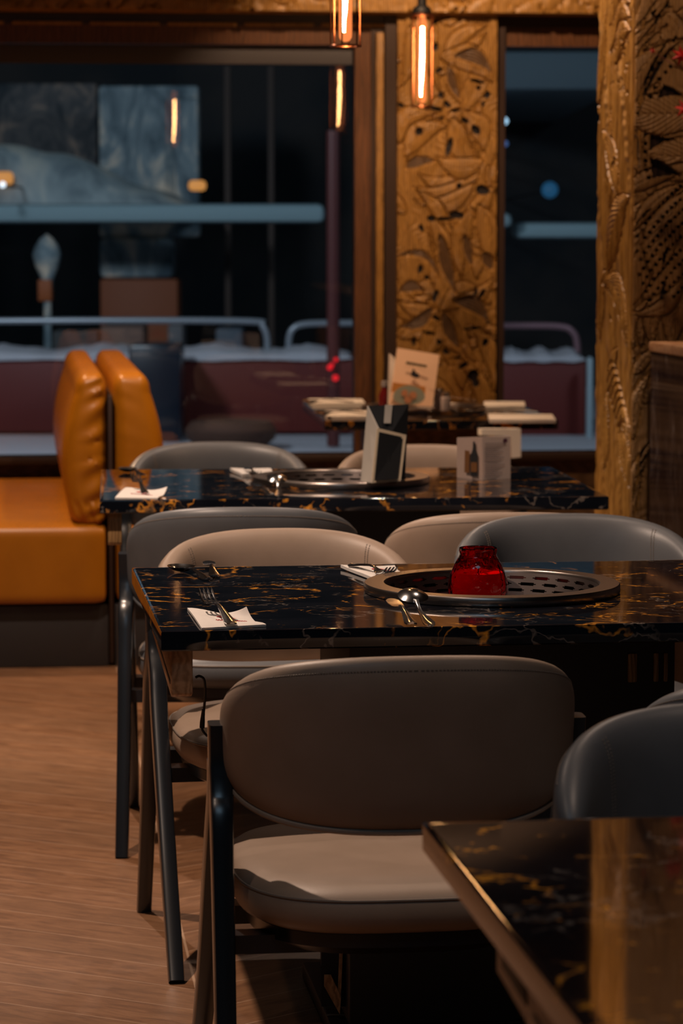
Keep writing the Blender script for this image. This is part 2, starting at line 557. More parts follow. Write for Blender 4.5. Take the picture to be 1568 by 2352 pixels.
CM = [M['carved'], M['void'], M['carved_dark']]
OFF = .05
W2 = lambda px, py: wpt(px, py, OFF)
cu0 = W2(910, 600)[0]; cu1 = W2(1141, 600)[0]; cz0 = W2(1000, 1043)[1]; cz1 = z_hd + .02
rc = Relief(cu0, cu1, cz0, cz1, .0036)
rc.rand(60, 5, .11)
P2 = lambda a, b, c, d, w_, bend, d_=.007, ribs=30, mi=0: rc.leaf(W2(a, b), W2(c, d), w_ * .00172, bend, d_, ribs, mi)
for a in [(940, 60, 920, 200, 18, .1), (1000, 60, 1010, 210, 16, -.1), (1020, 140, 1120, 60, 18, .15), (1010, 130, 1130, 190, 30, .2), (1040, 150, 1060, 240, 16, -.1),
          (915, 330, 1000, 262, 24, .3), (930, 360, 1030, 290, 26, .2), (1060, 260, 1110, 350, 26, .2), (1040, 270, 1100, 400, 24, -.1),
          (1100, 390, 960, 400, 26, .25), (1100, 400, 950, 430, 22, .2), (1090, 420, 950, 460, 20, .2), (1110, 370, 1000, 360, 24, .2), (1120, 440, 1135, 600, 18, -.1),
          (1130, 430, 1060, 500, 20, .1), (1020, 520, 960, 440, 16, -.1), (990, 500, 1040, 660, 20, .05), (1100, 470, 1120, 620, 26, .1), (1085, 480, 1060, 640, 22, -.1),
          (1006, 712, 912, 640, 26, .35), (1006, 712, 914, 690, 18, .15), (1006, 712, 915, 775, 26, .15), (1006, 712, 1000, 600, 18, -.12), (1010, 712, 1130, 700, 30, .25),
          (1008, 714, 1060, 815, 28, -.05), (1006, 720, 960, 830, 26, .1), (1040, 690, 1130, 640, 20, -.2), (1090, 760, 1135, 900, 22, .15), (1060, 830, 1110, 1000, 20, .15), (940, 860, 1040, 1000, 30, .15)]:
    P2(*a)
for a in [(1010, 540, 1046, 672, 13, -.03), (992, 708, 918, 752, 13, .15), (1040, 692, 1122, 742, 17, .2), (1018, 720, 1053, 800, 13, -.04), (1046, 128, 1128, 168, 16, .2),
          (1029, 150, 1057, 230, 9, -.06), (918, 668, 975, 670, 12, .2), (912, 590, 1006, 640, 7, .3), (1066, 540, 1082, 610, 10, 0), (1110, 580, 1130, 620, 12, 0), (930, 386, 1000, 370, 11, .1)]:
    P2(*a, -.006, 30, 2)
for x, y, a, b, g in [(1007, 162, 9, 5, -.6), (1012, 219, 5, 8, 0), (1027, 240, 9, 5, .8), (1000, 250, 16, 5, .2), (1046, 254, 12, 4, -.2), (1067, 277, 9, 5, .7), (1092, 298, 13, 8, .9), (962, 302, 8, 9, 0),
                      (1031, 338, 6, 22, .25), (1096, 187, 17, 4, .2), (1119, 219, 6, 9, .3), (1098, 202, 5, 5, 0), (1108, 437, 15, 11, .3), (1054, 428, 6, 7, 0), (990, 502, 9, 8, 0), (1048, 494, 17, 9, .1), (1020, 503, 20, 4, 0), (1000, 108, 6, 10, .2),
                      (967, 524, 5, 9, -.5), (999, 680, 5, 15, .3), (1002, 731, 8, 5, .5), (1092, 672, 4, 10, .2), (1106, 676, 5, 14, .5), (1085, 755, 22, 4, -.1), (1114, 786, 6, 10, .4), (1024, 808, 8, 6, .7),
                      (950, 784, 4, 11, 0), (1008, 786, 5, 7, 0), (1064, 840, 12, 6, -.6), (1086, 862, 12, 14, .4), (1050, 822, 11, 3, 0), (1092, 880, 8, 10, 0), (985, 765, 14, 4, .2), (965, 618, 6, 10, .2), (980, 638, 6, 6, 0)]:
    rc.hole(W2(x, y), a * .00172, b * .00172, -g)
placeC = lambda u, z, h: (lambda p: (p.x, p.y, z))(WP + WU * u + WN * (OFF + h))
col = rc.build('carved_column', placeC, CM)
tag(col, 'golden carved wooden column of leaves and pierced holes between the two windows', 'column')
bm = bmesh.new(); wbox(bm, cu0 + .004, cu1 - .004, 0, cz1, .002, OFF - .027)
link('column_core', bm, M['frame_dark'], col, smooth=False)
bz = Relief(uL, uR, z_hd, z_hd + .14, .009); bz.rand(150, 9, .16)
placeB = lambda u, z, h: (lambda p: (p.x, p.y, z))(WP + WU * u + WN * (.09 + h))
bo = bz.build('carved_header_beam', placeB, CM); tag(bo, 'golden carved wooden beam across the top above the windows', 'beam')
bm = bmesh.new(); wbox(bm, uL, uR, z_hd + .004, z_hd + .136, .0, .063); link('beam_core', bm, M['frame_dark'], bo, smooth=False)

# right-hand pillar: front corner at px 1450, back corner at px 1370
PA = at(1450, 600, 8.0); PB = at(1370, 600, 8.44); PA.z = PB.z = 0
PDd = (PB - PA).normalized()          # along its left face (away)
PF = Vector((-PDd.y, PDd.x, 0)); PF = PF if PF.x > 0 else -PF   # along its front face (right)
PLn = -PF                              # left face normal
PFn = -PDd                             # front face normal


def ppx(P0, ax, nrm):
    def f(px, py):
        r = ray(px, py); t = (P0 - CAM).dot(nrm) / r.dot(nrm); p = CAM + r * t
        return (p - P0).dot(ax), p.z
    return f


fl_ = ppx(PB, -PDd, PLn); ff = ppx(PA, PF, PFn)
Ls = (PB - PA).length
rl = Relief(.002, Ls - .002, .35, 2.45, .0034)
G = rl.Ug; Zz = rl.Zg
ph = G * 150 + 5 * np.sin(Zz * 5.1 + .6) + 3.2 * np.sin(Zz * 11 + G * 30) + 1.6 * np.sin(Zz * 23 + G * 60)
rl.H = .0016 * np.sin(ph) + .0010 * np.sin(ph * 2.7 + 1)
for a in [(1406, 90, 1446, 5, 12, .2), (1402, 120, 1448, 40, 11, .25), (1400, 60, 1440, -20, 11, .2), (1412, 150, 1448, 70, 10, .2), (1375, 240, 1395, 20, 9, .03), (1400, 480, 1402, 250, 12, .05),
          (1420, 450, 1385, 300, 11, -.08), (1392, 620, 1445, 450, 18, .1), (1378, 780, 1388, 620, 10, .1), (1440, 790, 1385, 650, 12, -.2), (1395, 900, 1420, 800, 9, .1), (1400, 880, 1443, 1020, 9, .1),
          (1388, 1080, 1392, 900, 10, 0.0), (1420, 1000, 1445, 1120, 12, .1)]:
    rl.leaf(fl_(a[0], a[1]), fl_(a[2], a[3]), a[4] * .0042, a[5], .006, 26, 0)
for k in range(7):   # curled scallops near the bottom
    x = 1400 + k * 4; y = 880 + k * 17
    rl.leaf(fl_(x - 6, y), fl_(x + 22, y + 9), .022, .3, .007, 12, 0)
for x, y in [(1404, 150), (1398, 285), (1413, 370), (1410, 380), (1375, 270), (1402, 730), (1372, 750)]: rl.hole(fl_(x, y), .010, .012)
rr = random.Random(3)
for k in range(46):
    rl.hole(fl_(rr.uniform(1404, 1446), rr.uniform(85, 215)), .0055, .0035)
placeL = lambda u, z, h: (lambda p: (p.x, p.y, z))(PB - PDd * u + PLn * h)
pil = rl.build('carved_pillar', placeL, [M['pillar'], M['void'], M['carved_dark']])
tag(pil, 'tall golden carved wooden pillar at the right with dotted and pierced front', 'pillar')
rf = Relief(.002, .42, .35, 2.45, .0031)
rf.rand(26, 21, .16)
G = rf.Ug; Zz = rf.Zg
FL = lambda a, b, c, d, w_, bend, d_=.007, ribs=24, mi=0: rf.leaf(ff(a, b), ff(c, d), w_ * .001225, bend, d_, ribs, mi)
for a in [(1452, 120, 1490, -60, 26, -.1), (1455, 100, 1500, 30, 14, 0), (1568, 20, 1500, 130, 14, .05), (1470, 150, 1568, -50, 14, .1), (1530, 20, 1568, 160, 30, 0),
          (1452, 245, 1540, 20, 10, .2), (1452, 240, 1568, 90, 9, .25), (1462, 250, 1530, 60, 8, .25), (1462, 330, 1568, 90, 34, .25), (1455, 400, 1462, 250, 7, 0),
          (1455, 430, 1478, 290, 9, 0), (1430, 262, 1640, 262, 46, .0), (1485, 352, 1700, 330, 44, -.08), (1475, 410, 1462, 300, 12, .05), (1500, 405, 1660, 420, 20, .1),
          (1440, 440, 1560, 400, 20, .1), (1452, 700, 1600, 420, 60, .18), (1452, 530, 1580, 420, 16, .1), (1500, 640, 1590, 430, 40, .1), (1453, 790, 1500, 680, 18, .1),
          (1470, 800, 1540, 690, 14, .2), (1500, 800, 1568, 660, 20, .25), (1540, 800, 1640, 650, 30, .2), (1568, 640, 1450, 720, 18, .2), (1455, 860, 1500, 800, 14, 0),
          (1455, 1010, 1495, 850, 14, .1), (1452, 1190, 1500, 1010, 16, .1)]:
    FL(*a)
for q in [[(1510, 226), (1524, 194), (1545, 202), (1568, 218), (1530, 221)], [(1492, 348), (1494, 308), (1530, 317), (1558, 320), (1525, 326), (1500, 340)],
          [(1493, 364), (1515, 368), (1535, 380), (1565, 402), (1530, 404), (1498, 410)], [(1494, 32), (1506, 18), (1500, 40)], [(1500, 52), (1520, 20), (1507, 58)], [(1528, 12), (1538, 2), (1532, 22)], [(1543, 92), (1553, 80), (1548, 98)]]:
    rf.poly([ff(*p) for p in q])
for x, y in [(1544, 115), (1528, 129), (1512, 145), (1497, 161), (1487, 178), (1477, 204), (1540, 153), (1528, 167), (1514, 182), (1503, 202), (1493, 223), (1482, 310), (1482, 330), (1482, 349), (1482, 370), (1484, 391), (1489, 408)]:
    rf.hole(ff(x, y), .0048, .0052)
for r_ in range(9):       # rows of pierced dots fanning down to the left
    for k in range(22):
        t = k / 21; x = 1562 - t * 104 - r_ * 2.0; y = 428 + r_ * 27 + t * (20 + 40 * t) + t * 62
        x += r_ * 5
        if 1454 < x < 1640 and y < 690 and k % 2 == r_ % 2: rf.hole(ff(x, y), .0046, .0048)
for k in range(60):
    x = 1580 + (k % 6) * 22; y = 420 + (k // 6) * 26
    rf.hole(ff(x, y), .005, .005)
for a in [((1458, 520), (1496, 478)), ((1521, 612), (1536, 560)), ((1458, 1080), (1486, 1020)), ((1458, 1100), (1490, 1035)), ((1450, 1150), (1485, 1060)), ((1452, 800), (1485, 790)), ((1462, 250), (1535, 90)), ((1460, 270), (1545, 110)), ((1461, 390), (1458, 290)), ((1466, 395), (1463, 300)), ((1520, 690), (1530, 640))]:
    rf.leaf(ff(*a[0]), ff(*a[1]), .0042, .05, -.012, 10, 1, False)
placeF = lambda u, z, h: (lambda p: (p.x, p.y, z))(PA + PF * u + PFn * h)
pf = rf.build('pillar_front_panel', placeF, [M['panel_wood'], M['void'], M['carved_dark']], parent=pil)
pf['label'] = 'brown openwork panel with pierced dots and black gaps'
bm = bmesh.new()
c0 = PA + PF * .014 + PDd * .014; c1 = PA + PF * .42 + PDd * .014; c2 = PB + PF * .42; c3 = PB + PF * .014
for z in (0, 3.0): pass
lo = [bm.verts.new((p.x, p.y, 0)) for p in (c0, c1, c2, c3)]; hi = [bm.verts.new((p.x, p.y, 2.95)) for p in (c0, c1, c2, c3)]
bm.faces.new(lo); bm.faces.new(hi)
for i in range(4): bm.faces.new((lo[i], lo[(i + 1) % 4], hi[(i + 1) % 4], hi[i]))
link('pillar_core', bm, M['frame_dark'], pil, smooth=False)

# dark marble partition with wooden cap, running towards the camera beside the pillar
pw = thing('marble_partition', 'low dark veined marble partition with a wooden cap beside the right pillar', 'partition', (0, 0, 0))
Q0 = at(1493, 900, 7.93); Q0.z = 0
dkm = mat('dark_brown_marble', (.03, .02, .02), .12)
v = coords(dkm, (2, 2, .8)); n_ = noise(dkm, v, 7, 6, .6, 1.5)
lk(dkm, ramp(dkm, n_.outputs[0], [(.45, (.020, .012, .014)), (.60, (.05, .035, .035)), (.68, (.16, .14, .14))]), bsdf(dkm).inputs['Base Color'])


def prism(bm, a, b, w_, z0, z1):
    """vertical wall from a to b with width w_ to the right"""
    d = (b - a).normalized(); n = Vector((d.y, -d.x, 0)); n = n if n.x > 0 else -n
    pts = [a, b, b + n * w_, a + n * w_]
    lo = [bm.verts.new((p.x, p.y, z0)) for p in pts]; hi = [bm.verts.new((p.x, p.y, z1)) for p in pts]
    bm.faces.new(lo); bm.faces.new(hi)
    for i in range(4): bm.faces.new((lo[i], lo[(i + 1) % 4], hi[(i + 1) % 4], hi[i]))


Q1 = Q0 - PDd * 3.4
bm = bmesh.new(); prism(bm, Q0, Q1, .16, 0, 1.055); bevel(bm, .003); link('marble_slab', bm, dkm, pw)
bm = bmesh.new(); prism(bm, Q0 + PLn * .006, Q1 + PLn * .006, .18, 1.055, 1.082); bevel(bm, .004); link('wooden_cap', bm, wood('cap_wood', (.35, .17, .08), (.45, .24, .12), (.5, .3, .16), (1, 6, 6), .4), pw)

bm = bmesh.new(); box(bm, (0, 6, 2.98), (9, 14, .06)); link('ceiling', bm, M['ceiling'], smooth=False, kind='structure')
bm = bmesh.new(); box(bm, (2.9, 5.5, 1.5), (.1, 13, 3)); link('wall_right', bm, M['dwall'], smooth=False, kind='structure')
bm = bmesh.new(); box(bm, (-3.9, 5.5, 1.5), (.1, 13, 3)); link('wall_left', bm, M['dwall'], smooth=False, kind='structure')

# ------------------------------------------------------------------ chairs


def sgnp(x, p): return math.copysign(abs(x) ** p, x)


def plan(s, rx=.25, ry=.225, cy=.03):
    a = s * R(84); return Vector((rx * sgnp(math.sin(a), .82), cy + ry * sgnp(math.cos(a), .82) - 0.0, 0))


def shell_pt(s, v, side):
    p = plan(s); e = .01
    t = (plan(min(1, s + e)) - plan(max(-1, s - e))).normalized(); n = Vector((-t.y, t.x, 0))
    n = n if n.dot(p - Vector((0, .0, 0))) > 0 else -n
    zt = .782 - .060 * abs(s) ** 2.0; zb = .516 + .055 * s * s
    zc, hh = (zt + zb) / 2, (zt - zb) / 2 * max(0, 1 - abs(s) ** 5.5) ** .40
    z = zc + hh * v
    th = .026 * max(0, 1 - abs(v) ** 5) ** .5 * max(0, 1 - abs(s) ** 9) ** .5
    q = p + n * (th * side * (1.0 if side > 0 else 1.1))
    q.y += .045 * (z - .53) / .25 - .01; q.z = z
    return q


def make_chair(key, label, group):
    L = M[key]
    ch = thing('dining_chair', label, 'chair', group=group)
    NS, NV = 56, 22
    bm = bmesh.new(); grid = {}
    for side in (1, -1):
        for i in range(NS + 1):
            for j in range(NV + 1):
                s = math.sin(PI / 2 * (-1 + 2 * i / NS)); v = math.sin(PI / 2 * (-1 + 2 * j / NV))
                grid[side, i, j] = bm.verts.new(shell_pt(s, v, side))
        for i in range(NS):
            for j in range(NV):
                bm.faces.new([grid[side, i, j], grid[side, i + 1, j], grid[side, i + 1, j + 1], grid[side, i, j + 1]])
    bmesh.ops.remove_doubles(bm, verts=bm.verts[:], dist=.0004)
    back = link('backrest', bm, L, ch)
    bm = bmesh.new()   # stitching: along the top of the outer face and two seams over the top
    n = 150
    for k in range(n):
        s0 = -.86 + 1.72 * k / n; s1 = s0 + .007
        tube(bm, [shell_pt(s0, .86, 1), shell_pt(s1, .86, 1)], .0011, 5)
    link('stitching', bm, M['stitch'], back)
    for s in (-.56, .56):
        bm = bmesh.new()
        for ds in (-.012, .012):
            for k in range(22):
                v0 = .10 + .84 * k / 22
                tube(bm, [shell_pt(s + ds, v0, -1), shell_pt(s + ds, v0 + .022, -1)], .0011, 5)
        link('stitching', bm, M['stitch'], back)
    bm = bmesh.new()   # piping under the lower edge
    tube(bm, [shell_pt(-.9 + 1.8 * k / 60, -.93, 1) + Vector((0, 0, -.004)) for k in range(61)], .0045, 8)
    link('piping', bm, L, back)
    # seat cushion
    def sq(a, f, z):
        return Vector((.243 * f * sgnp(math.cos(a), .62), .005 + .272 * f * sgnp(math.sin(a), .66), z))
    prof = [(0, .372), (.55, .372), (.90, .373), (.965, .382), (.995, .395), (1.0, .408), (.99, .421), (.975, .428), (.93, .437), (.84, .443), (.6, .447), (.3, .450), (0, .451)]
    N = 72; bm = bmesh.new(); rings = []
    for f, z in prof:
        rings.append([bm.verts.new(sq(2 * PI * k / N, max(f, .001), z)) for k in range(N)])
    for A, B in zip(rings, rings[1:]):
        for k in range(N): bm.faces.new((A[k], A[(k + 1) % N], B[(k + 1) % N], B[k]))
    bmesh.ops.remove_doubles(bm, verts=bm.verts[:], dist=.0015)
    seat = link('seat', bm, L, ch)
    bm = bmesh.new(); tube(bm, [sq(2 * PI * k / 120, .985, .4255) for k in range(120)], .0022, 6, True)
    link('piping', bm, M['stitch'], seat)
    # frame under the seat
    bm = bmesh.new(); rings = []
    for f, z in [(0, .335), (.78, .335), (.90, .352), (.90, .372), (0, .372)]:
        rings.append([bm.verts.new(sq(2 * PI * k / N, max(f, .001), z)) for k in range(N)])
    for A, B in zip(rings, rings[1:]):
        for k in range(N): bm.faces.new((A[k], A[(k + 1) % N], B[(k + 1) % N], B[k]))
    box(bm, (0, -.03, .345), (.50, .05, .028)); box(bm, (0, .16, .345), (.50, .04, .028))
    link('seat_frame', bm, M['lacquer'], ch)
    for sx in (-1, 1):
        X0, X1 = .263 * sx, .270 * sx
        bm = bmesh.new()
        pth = spline([(X0, .115, .662), (X0, .113, .60), (X0 + .0 * sx, .125, .55), (X0 + .002 * sx, .155, .49), ((X0 + X1) / 2, .215, .26), (X1, .285, 0)], 6)
        n = len(pth); ww = [.036 + (.029 - .036) * i / n for i in range(n)]
        tt = [(.040 if p.z > .60 else .040 + .014 * max(0, 1 - abs(p.z - .53) / .08)) if p.z > .46 else .026 + .018 * p.z / .46 for p in pth]
        bar(bm, pth, ww, tt, .38)
        link('leg', bm, M['lacquer'], ch)
        bm = bmesh.new()
        pth = spline([(X0, .100, .600), (X0, .088, .56), (X0, .062, .52), (X0 + .002 * sx, .02, .44), ((X0 + X1) / 2, -.12, .21), (X1, -.285, 0)], 6)
        n = len(pth); ww = [.035 + (.029 - .035) * i / n for i in range(n)]
        tt = [.044 if p.z > .46 else .026 + .018 * p.z / .46 for p in pth]
        bar(bm, pth, ww, tt, .38)
        link('leg', bm, M['lacquer'], ch)
        bm = bmesh.new(); box(bm, (.243 * sx, .115, .635), (.030, .034, .045)); bevel(bm, .006, 3)
        link('arm_block', bm, M['lacquer'], ch)
    return ch


tp = make_chair('taupe', 'taupe leather barrel chair with its back to us, in front of the middle table', 'taupe leather dining chairs')
gr = make_chair('grey', 'blue grey leather chair with its back to us, near side of the second table, left', 'blue grey leather dining chairs')


def put(o, x, y, th, away): o.location = (x, y, 0); o.rotation_euler = (0, 0, R(th + (180 if away else 0)))


put(tp, .068, 4.27, 7.5, True)
put(dup(tp, 'taupe leather chair facing us behind the left end of the middle table'), -.088, 5.47, 10, False)
put(dup(tp, 'taupe leather chair back at the near side of the second table, left of the candle'), .345, 6.38, 4, True)
put(dup(tp, 'taupe leather chair behind the second table, half hidden by the black menu stand'), .25, 7.82, 5, False)
put(gr, -.225, 6.50, 1.5, True)
put(dup(gr, 'blue grey leather chair facing us behind the red candle at the middle table'), .51, 5.78, 7, False)
put(dup(gr, 'blue grey leather chair facing us behind the second table, beside the orange bench'), -.34, 7.93, 5, False)
put(dup(gr, 'blue grey leather chair at the right edge, facing us behind the nearest table'), .535, 3.30, 8, False)
put(dup(gr, 'blue grey chair back peeking out at the right edge behind the nearest grey chair'), .662, 4.09, 5, True)

# ------------------------------------------------------------------ tables
GR = .2255


def make_table(label, cx, cy, yaw, W_, D_, gx=0., gy=0., wedge=True, wedge_mat=None, panel_col=None, ped=(.56, .42)):
    t = thing('grill_table', label, 'table', (cx, cy, 0), R(yaw))
    # marble top with a round opening
    bm = bmesh.new(); N = 96
    hx, hy = W_ / 2, D_ / 2
    angs = [2 * PI * k / N for k in range(N)]
    corner = [math.atan2(sy * hy - gy, sx * hx - gx) % (2 * PI) for sx, sy in ((1, 1), (-1, 1), (-1, -1), (1, -1))]
    for c in corner:
        k = min(range(N), key=lambda i: abs(((angs[i] - c + PI) % (2 * PI)) - PI)); angs[k] = c
    outer, inner = [], []
    for a in angs:
        ca, sa = math.cos(a), math.sin(a)
        tx = ((hx if ca > 0 else -hx) - gx) / ca if abs(ca) > 1e-9 else 1e9
        ty = ((hy if sa > 0 else -hy) - gy) / sa if abs(sa) > 1e-9 else 1e9
        r = min(tx, ty); outer.append((gx + r * ca, gy + r * sa)); inner.append((gx + .205 * ca, gy + .205 * sa))
    zt, zb, b = .75, .718, .0025

    def ring(pts, z, inset=0.):
        out = []
        for x, y in pts:
            if inset:
                x = max(-hx + inset, min(hx - inset, x)); y = max(-hy + inset, min(hy - inset, y))
            out.append(bm.verts.new((x, y, z)))
        return out
    rs = [ring(inner, zb), ring(inner, zt), ring(outer, zt, b + .006), ring(outer, zt, b), ring(outer, zt - b * .3, b * .3), ring(outer, zt - b), ring(outer, zb + b), ring(outer, zb, b), ring(outer, zb, b + .006)]
    rs.append(rs[0])
    for A, B in zip(rs, rs[1:]):
        for k in range(N): bm.faces.new((A[k], A[(k + 1) % N], B[(k + 1) % N], B[k]))
    link('tabletop', bm, M['marble'], t)
    # pedestal cabinet
    px, py = ped
    bm = bmesh.new(); box(bm, (gx, gy, .375), (px, py, .685)); bevel(bm, .004)
    pd = link('pedestal', bm, M['plinth'] if wedge else M['brownwall'], t)
    bm = bmesh.new(); box(bm, (gx, gy, .017), (px + .06, py + .06, .032)); bevel(bm, .005); link('base_plate', bm, M['black'], t)
    bm = bmesh.new()
    for k, ww in ((.205, .016), (.246, .009), (.263, .007)):
        bm = bmesh.new(); box(bm, (gx + k * px / .56, gy - py / 2 - .002, .642), (ww, .006, .05)); bevel(bm, .0025); link('slot_light_bar', bm, M['panel_wood'], pd)  # wood-coloured bars stand in for light seen through the vent slots
    bm = bmesh.new(); box(bm, (gx, gy + py / 2 - .01, .70), (px * .9, .01, .02)); bevel(bm, .002); link('mounting_rail', bm, M['black'], pd)
    # grill rim
    bm = bmesh.new(); r1, r2 = .1885, GR
    pr = [(r2 - .002, zt + .0005), (r2, zt + .003), (r2, zt + .0145), (r2 - .002, zt + .017), (r1 + .002, zt + .017), (r1, zt + .0145), (r1, zt - .004), (r2 - .02, zt + .0005), (r2 - .002, zt + .0005)]
    lathe(bm, pr, 96, (gx, gy, 0)); bmesh.ops.remove_doubles(bm, verts=bm.verts[:], dist=.0001)
    link('grill_rim', bm, M['steel'], t)
    # slotted basket wall
    bm = bmesh.new(); NA, NZ = 264, 24; V = []
    for j in range(NZ + 1):
        f = j / NZ; r = .187 - .020 * f; z = zt + .012 - .0432 * f
        V.append([bm.verts.new((gx + r * math.cos(2 * PI * k / NA), gy + r * math.sin(2 * PI * k / NA), z)) for k in range(NA)])
    for j in range(NZ):
        for k in range(NA):
            row = (j - 3) // 6; jj = (j - 3) % 6; kk = (k + (5 if row % 2 else 0)) % 11
            slot = 0 <= row < 3 and jj < 3 and kk < 8
            if slot and jj in (0, 2) and kk in (0, 7): slot = False
            if slot: continue
            bm.faces.new((V[j][k], V[j][(k + 1) % NA], V[j + 1][(k + 1) % NA], V[j + 1][k]))
    bk = link('grill_basket', bm, M['steel_dark'], t)
    bm = bmesh.new(); lathe(bm, [(.20, zt - .003), (.2, zt - .036), (.165, zt - .037), (.0, zt - .037)], 64, (gx, gy, 0))
    link('grill_housing', bm, M['black'], t)
    bm = bmesh.new(); lathe(bm, [(.168, zt - .031), (.163, zt - .030), (.06, zt - .029), (0, zt - .029)], 64, (gx, gy, 0))
    pl = link('grill_plate', bm, M['steel_dark'], t)
    bm = bmesh.new()
    lathe(bm, [(.12, zt - .029), (.122, zt - .026), (.128, zt - .026), (.13, zt - .029)], 64, (gx, gy, 0)); link('plate_ring', bm, M['steel'], pl)
    # control wedge below the left edge
    if wedge:
        wm = wedge_mat or M['panel_wood']
        x0 = -hx + .018; yf = hy - .33; y0 = -hy + .03

        def prof_(pts, xa, xb, nm, mm, par):
            bm = bmesh.new()
            A = [bm.verts.new((xa, y, z)) for y, z in pts]; B = [bm.verts.new((xb, y, z)) for y, z in pts]
            bm.faces.new(A); bm.faces.new(B[::-1]); n = len(pts)
            for i in range(n): bm.faces.new((A[i], B[i], B[(i + 1) % n], A[(i + 1) % n]))
            bevel(bm, .0012 if xb - xa < .01 else .003)
            return link(nm, bm, mm, par)
        cp = prof_([(y0, .7175), (y0, .644), (y0 + .02, .637), (yf, .672), (yf, .7175)], x0, x0 + .034, 'control_panel', wm, t)
        prof_([(yf - .15, .706), (yf - .15, .679), (yf - .03, .685), (yf - .03, .706)], x0 - .0012, x0 + .006, 'display', M['black'], cp)
        prof_([(y0 + .03, .664), (y0 + .03, .656), (y0 + .36, .676), (y0 + .36, .684)], x0 - .0008, x0 + .006, 'groove', M['black'], cp)
    return t


wedge_wood = wood('beech_wood', (.30, .16, .08), (.42, .24, .12), (.5, .3, .17), (6, 2, 6), .4)


def rect_table(fl_px, yaw, W_, D_):
    """centre of a table from the photo position of its front-left top corner"""
    p = atz(*fl_px, .75); a = R(yaw)
    c = p + Vector((math.cos(a), math.sin(a), 0)) * W_ / 2 + Vector((-math.sin(a), math.cos(a), 0)) * D_ / 2
    return c.x, c.y


def tcorner(px, yaw, W_, D_, back=False):
    p = atz(*px, .75); a = R(yaw)
    ex = Vector((math.cos(a), math.sin(a), 0)); ey = Vector((-math.sin(a), math.cos(a), 0))
    c = p + ex * W_ / 2 + ey * (D_ / 2 * (-1 if back else 1)); return c.x, c.y


c2 = tcorner((370, 1451), 7.2, 1.22, .885)
T2 = make_table('middle black and gold marble table with round steel grill and a red candle', *c2, 7.2, 1.22, .885, wedge_mat=wedge_wood)
c3 = tcorner((229, 1149), 4.6, 1.22, .90)
T3 = make_table('second black marble grill table behind, with black menu stand and drinks card', *c3, 4.6, 1.22, .90)
c4 = tcorner((745, 967), 4.5, .80, 1.16)
white_m = mat('white_plastic', (.95, .94, .88), .4)
T4 = make_table('farthest black marble grill table by the windows, with a peach coloured menu', *c4, 4.5, .80, 1.16, wedge=False, ped=(.42, .42))
c1 = tcorner((970, 1889), 7.6, 1.22, .90, True)
T1 = make_table('nearest black and gold marble table, blurred in the lower right corner', *c1, 7.6, 1.22, .90, wedge_mat=wedge_wood)
# white control unit under the right front corner of the far table
bm = bmesh.new()
q = [at(1105, 985, 9.44), at(1196, 985, 9.44), at(1196, 1050, 9.44), at(1175, 1052, 9.44), at(1172, 1002, 9.44), at(1105, 1000, 9.44)]
A = [bm.verts.new(p) for p in q]; B = [bm.verts.new(p + Vector((-.01, .03, 0))) for p in q]
bm.faces.new(A); bm.faces.new(B[::-1])
for i in range(6): bm.faces.new((A[i], B[i], B[(i + 1) % 6], A[(i + 1) % 6]))
wb = link('control_bracket', bm, white_m, smooth=False)
wb.parent = T4; wb.matrix_parent_inverse = (Matrix.Translation(T4.location) @ T4.rotation_euler.to_matrix().to_4x4()).inverted()
# power cord hanging from the control wedge of the middle table
bm = bmesh.new()
cp_ = [at(449, 1556, 4.56), at(458, 1553, 4.56), at(468, 1560, 4.57), at(471, 1580, 4.58), at(470, 1610, 4.6), at(466, 1650, 4.62), at(464, 1672, 4.62), at(468, 1682, 4.62), at(475, 1690, 4.63)]
tube(bm, spline(cp_, 5), .0022, 8)
tube(bm, [at(467, 1630, 4.61), at(464.5, 1660, 4.62), at(464, 1672, 4.62)], [.0026, .0042, .0042], 8)
cd = link('cord', bm, M['black'], T2)
cd.matrix_parent_inverse = (Matrix.Translation(T2.location) @ T2.rotation_euler.to_matrix().to_4x4()).inverted()

tinv = (Matrix.Translation(T2.location) @ T2.rotation_euler.to_matrix().to_4x4()).inverted()
for nm, m_, quads in (('socket_bracket', M['black'], [([(738, 2312), (800, 2312), (800, 2172), (738, 2172)], 4.78, .05)]),
                      ('bracket_arm', wedge_wood, [([(744, 2265), (780, 2330), (783, 2290), (760, 2241), (744, 2241)], 4.765, .008)]),
                      ('bracket_arm', wedge_wood, [([(775, 2285), (781, 2328), (787, 2185), (779, 2185)], 4.768, .008)])):
    bm = bmesh.new()
    for pts, d_, th_ in quads:
        q = [at(x, y, d_) for x, y in pts]; A = [bm.verts.new(p) for p in q]; B = [bm.verts.new(p + Vector((0, th_, 0))) for p in q]
        bm.faces.new(A); bm.faces.new(B[::-1]); n = len(q)
        for i in range(n): bm.faces.new((A[i], B[i], B[(i + 1) % n], A[(i + 1) % n]))
    o = link(nm, bm, m_, T2, smooth=False); o.matrix_parent_inverse = tinv

# ------------------------------------------------------------------ orange benches
SY = 6.6
sd = Vector((-math.sin(R(SY)), math.cos(R(SY)), 0))


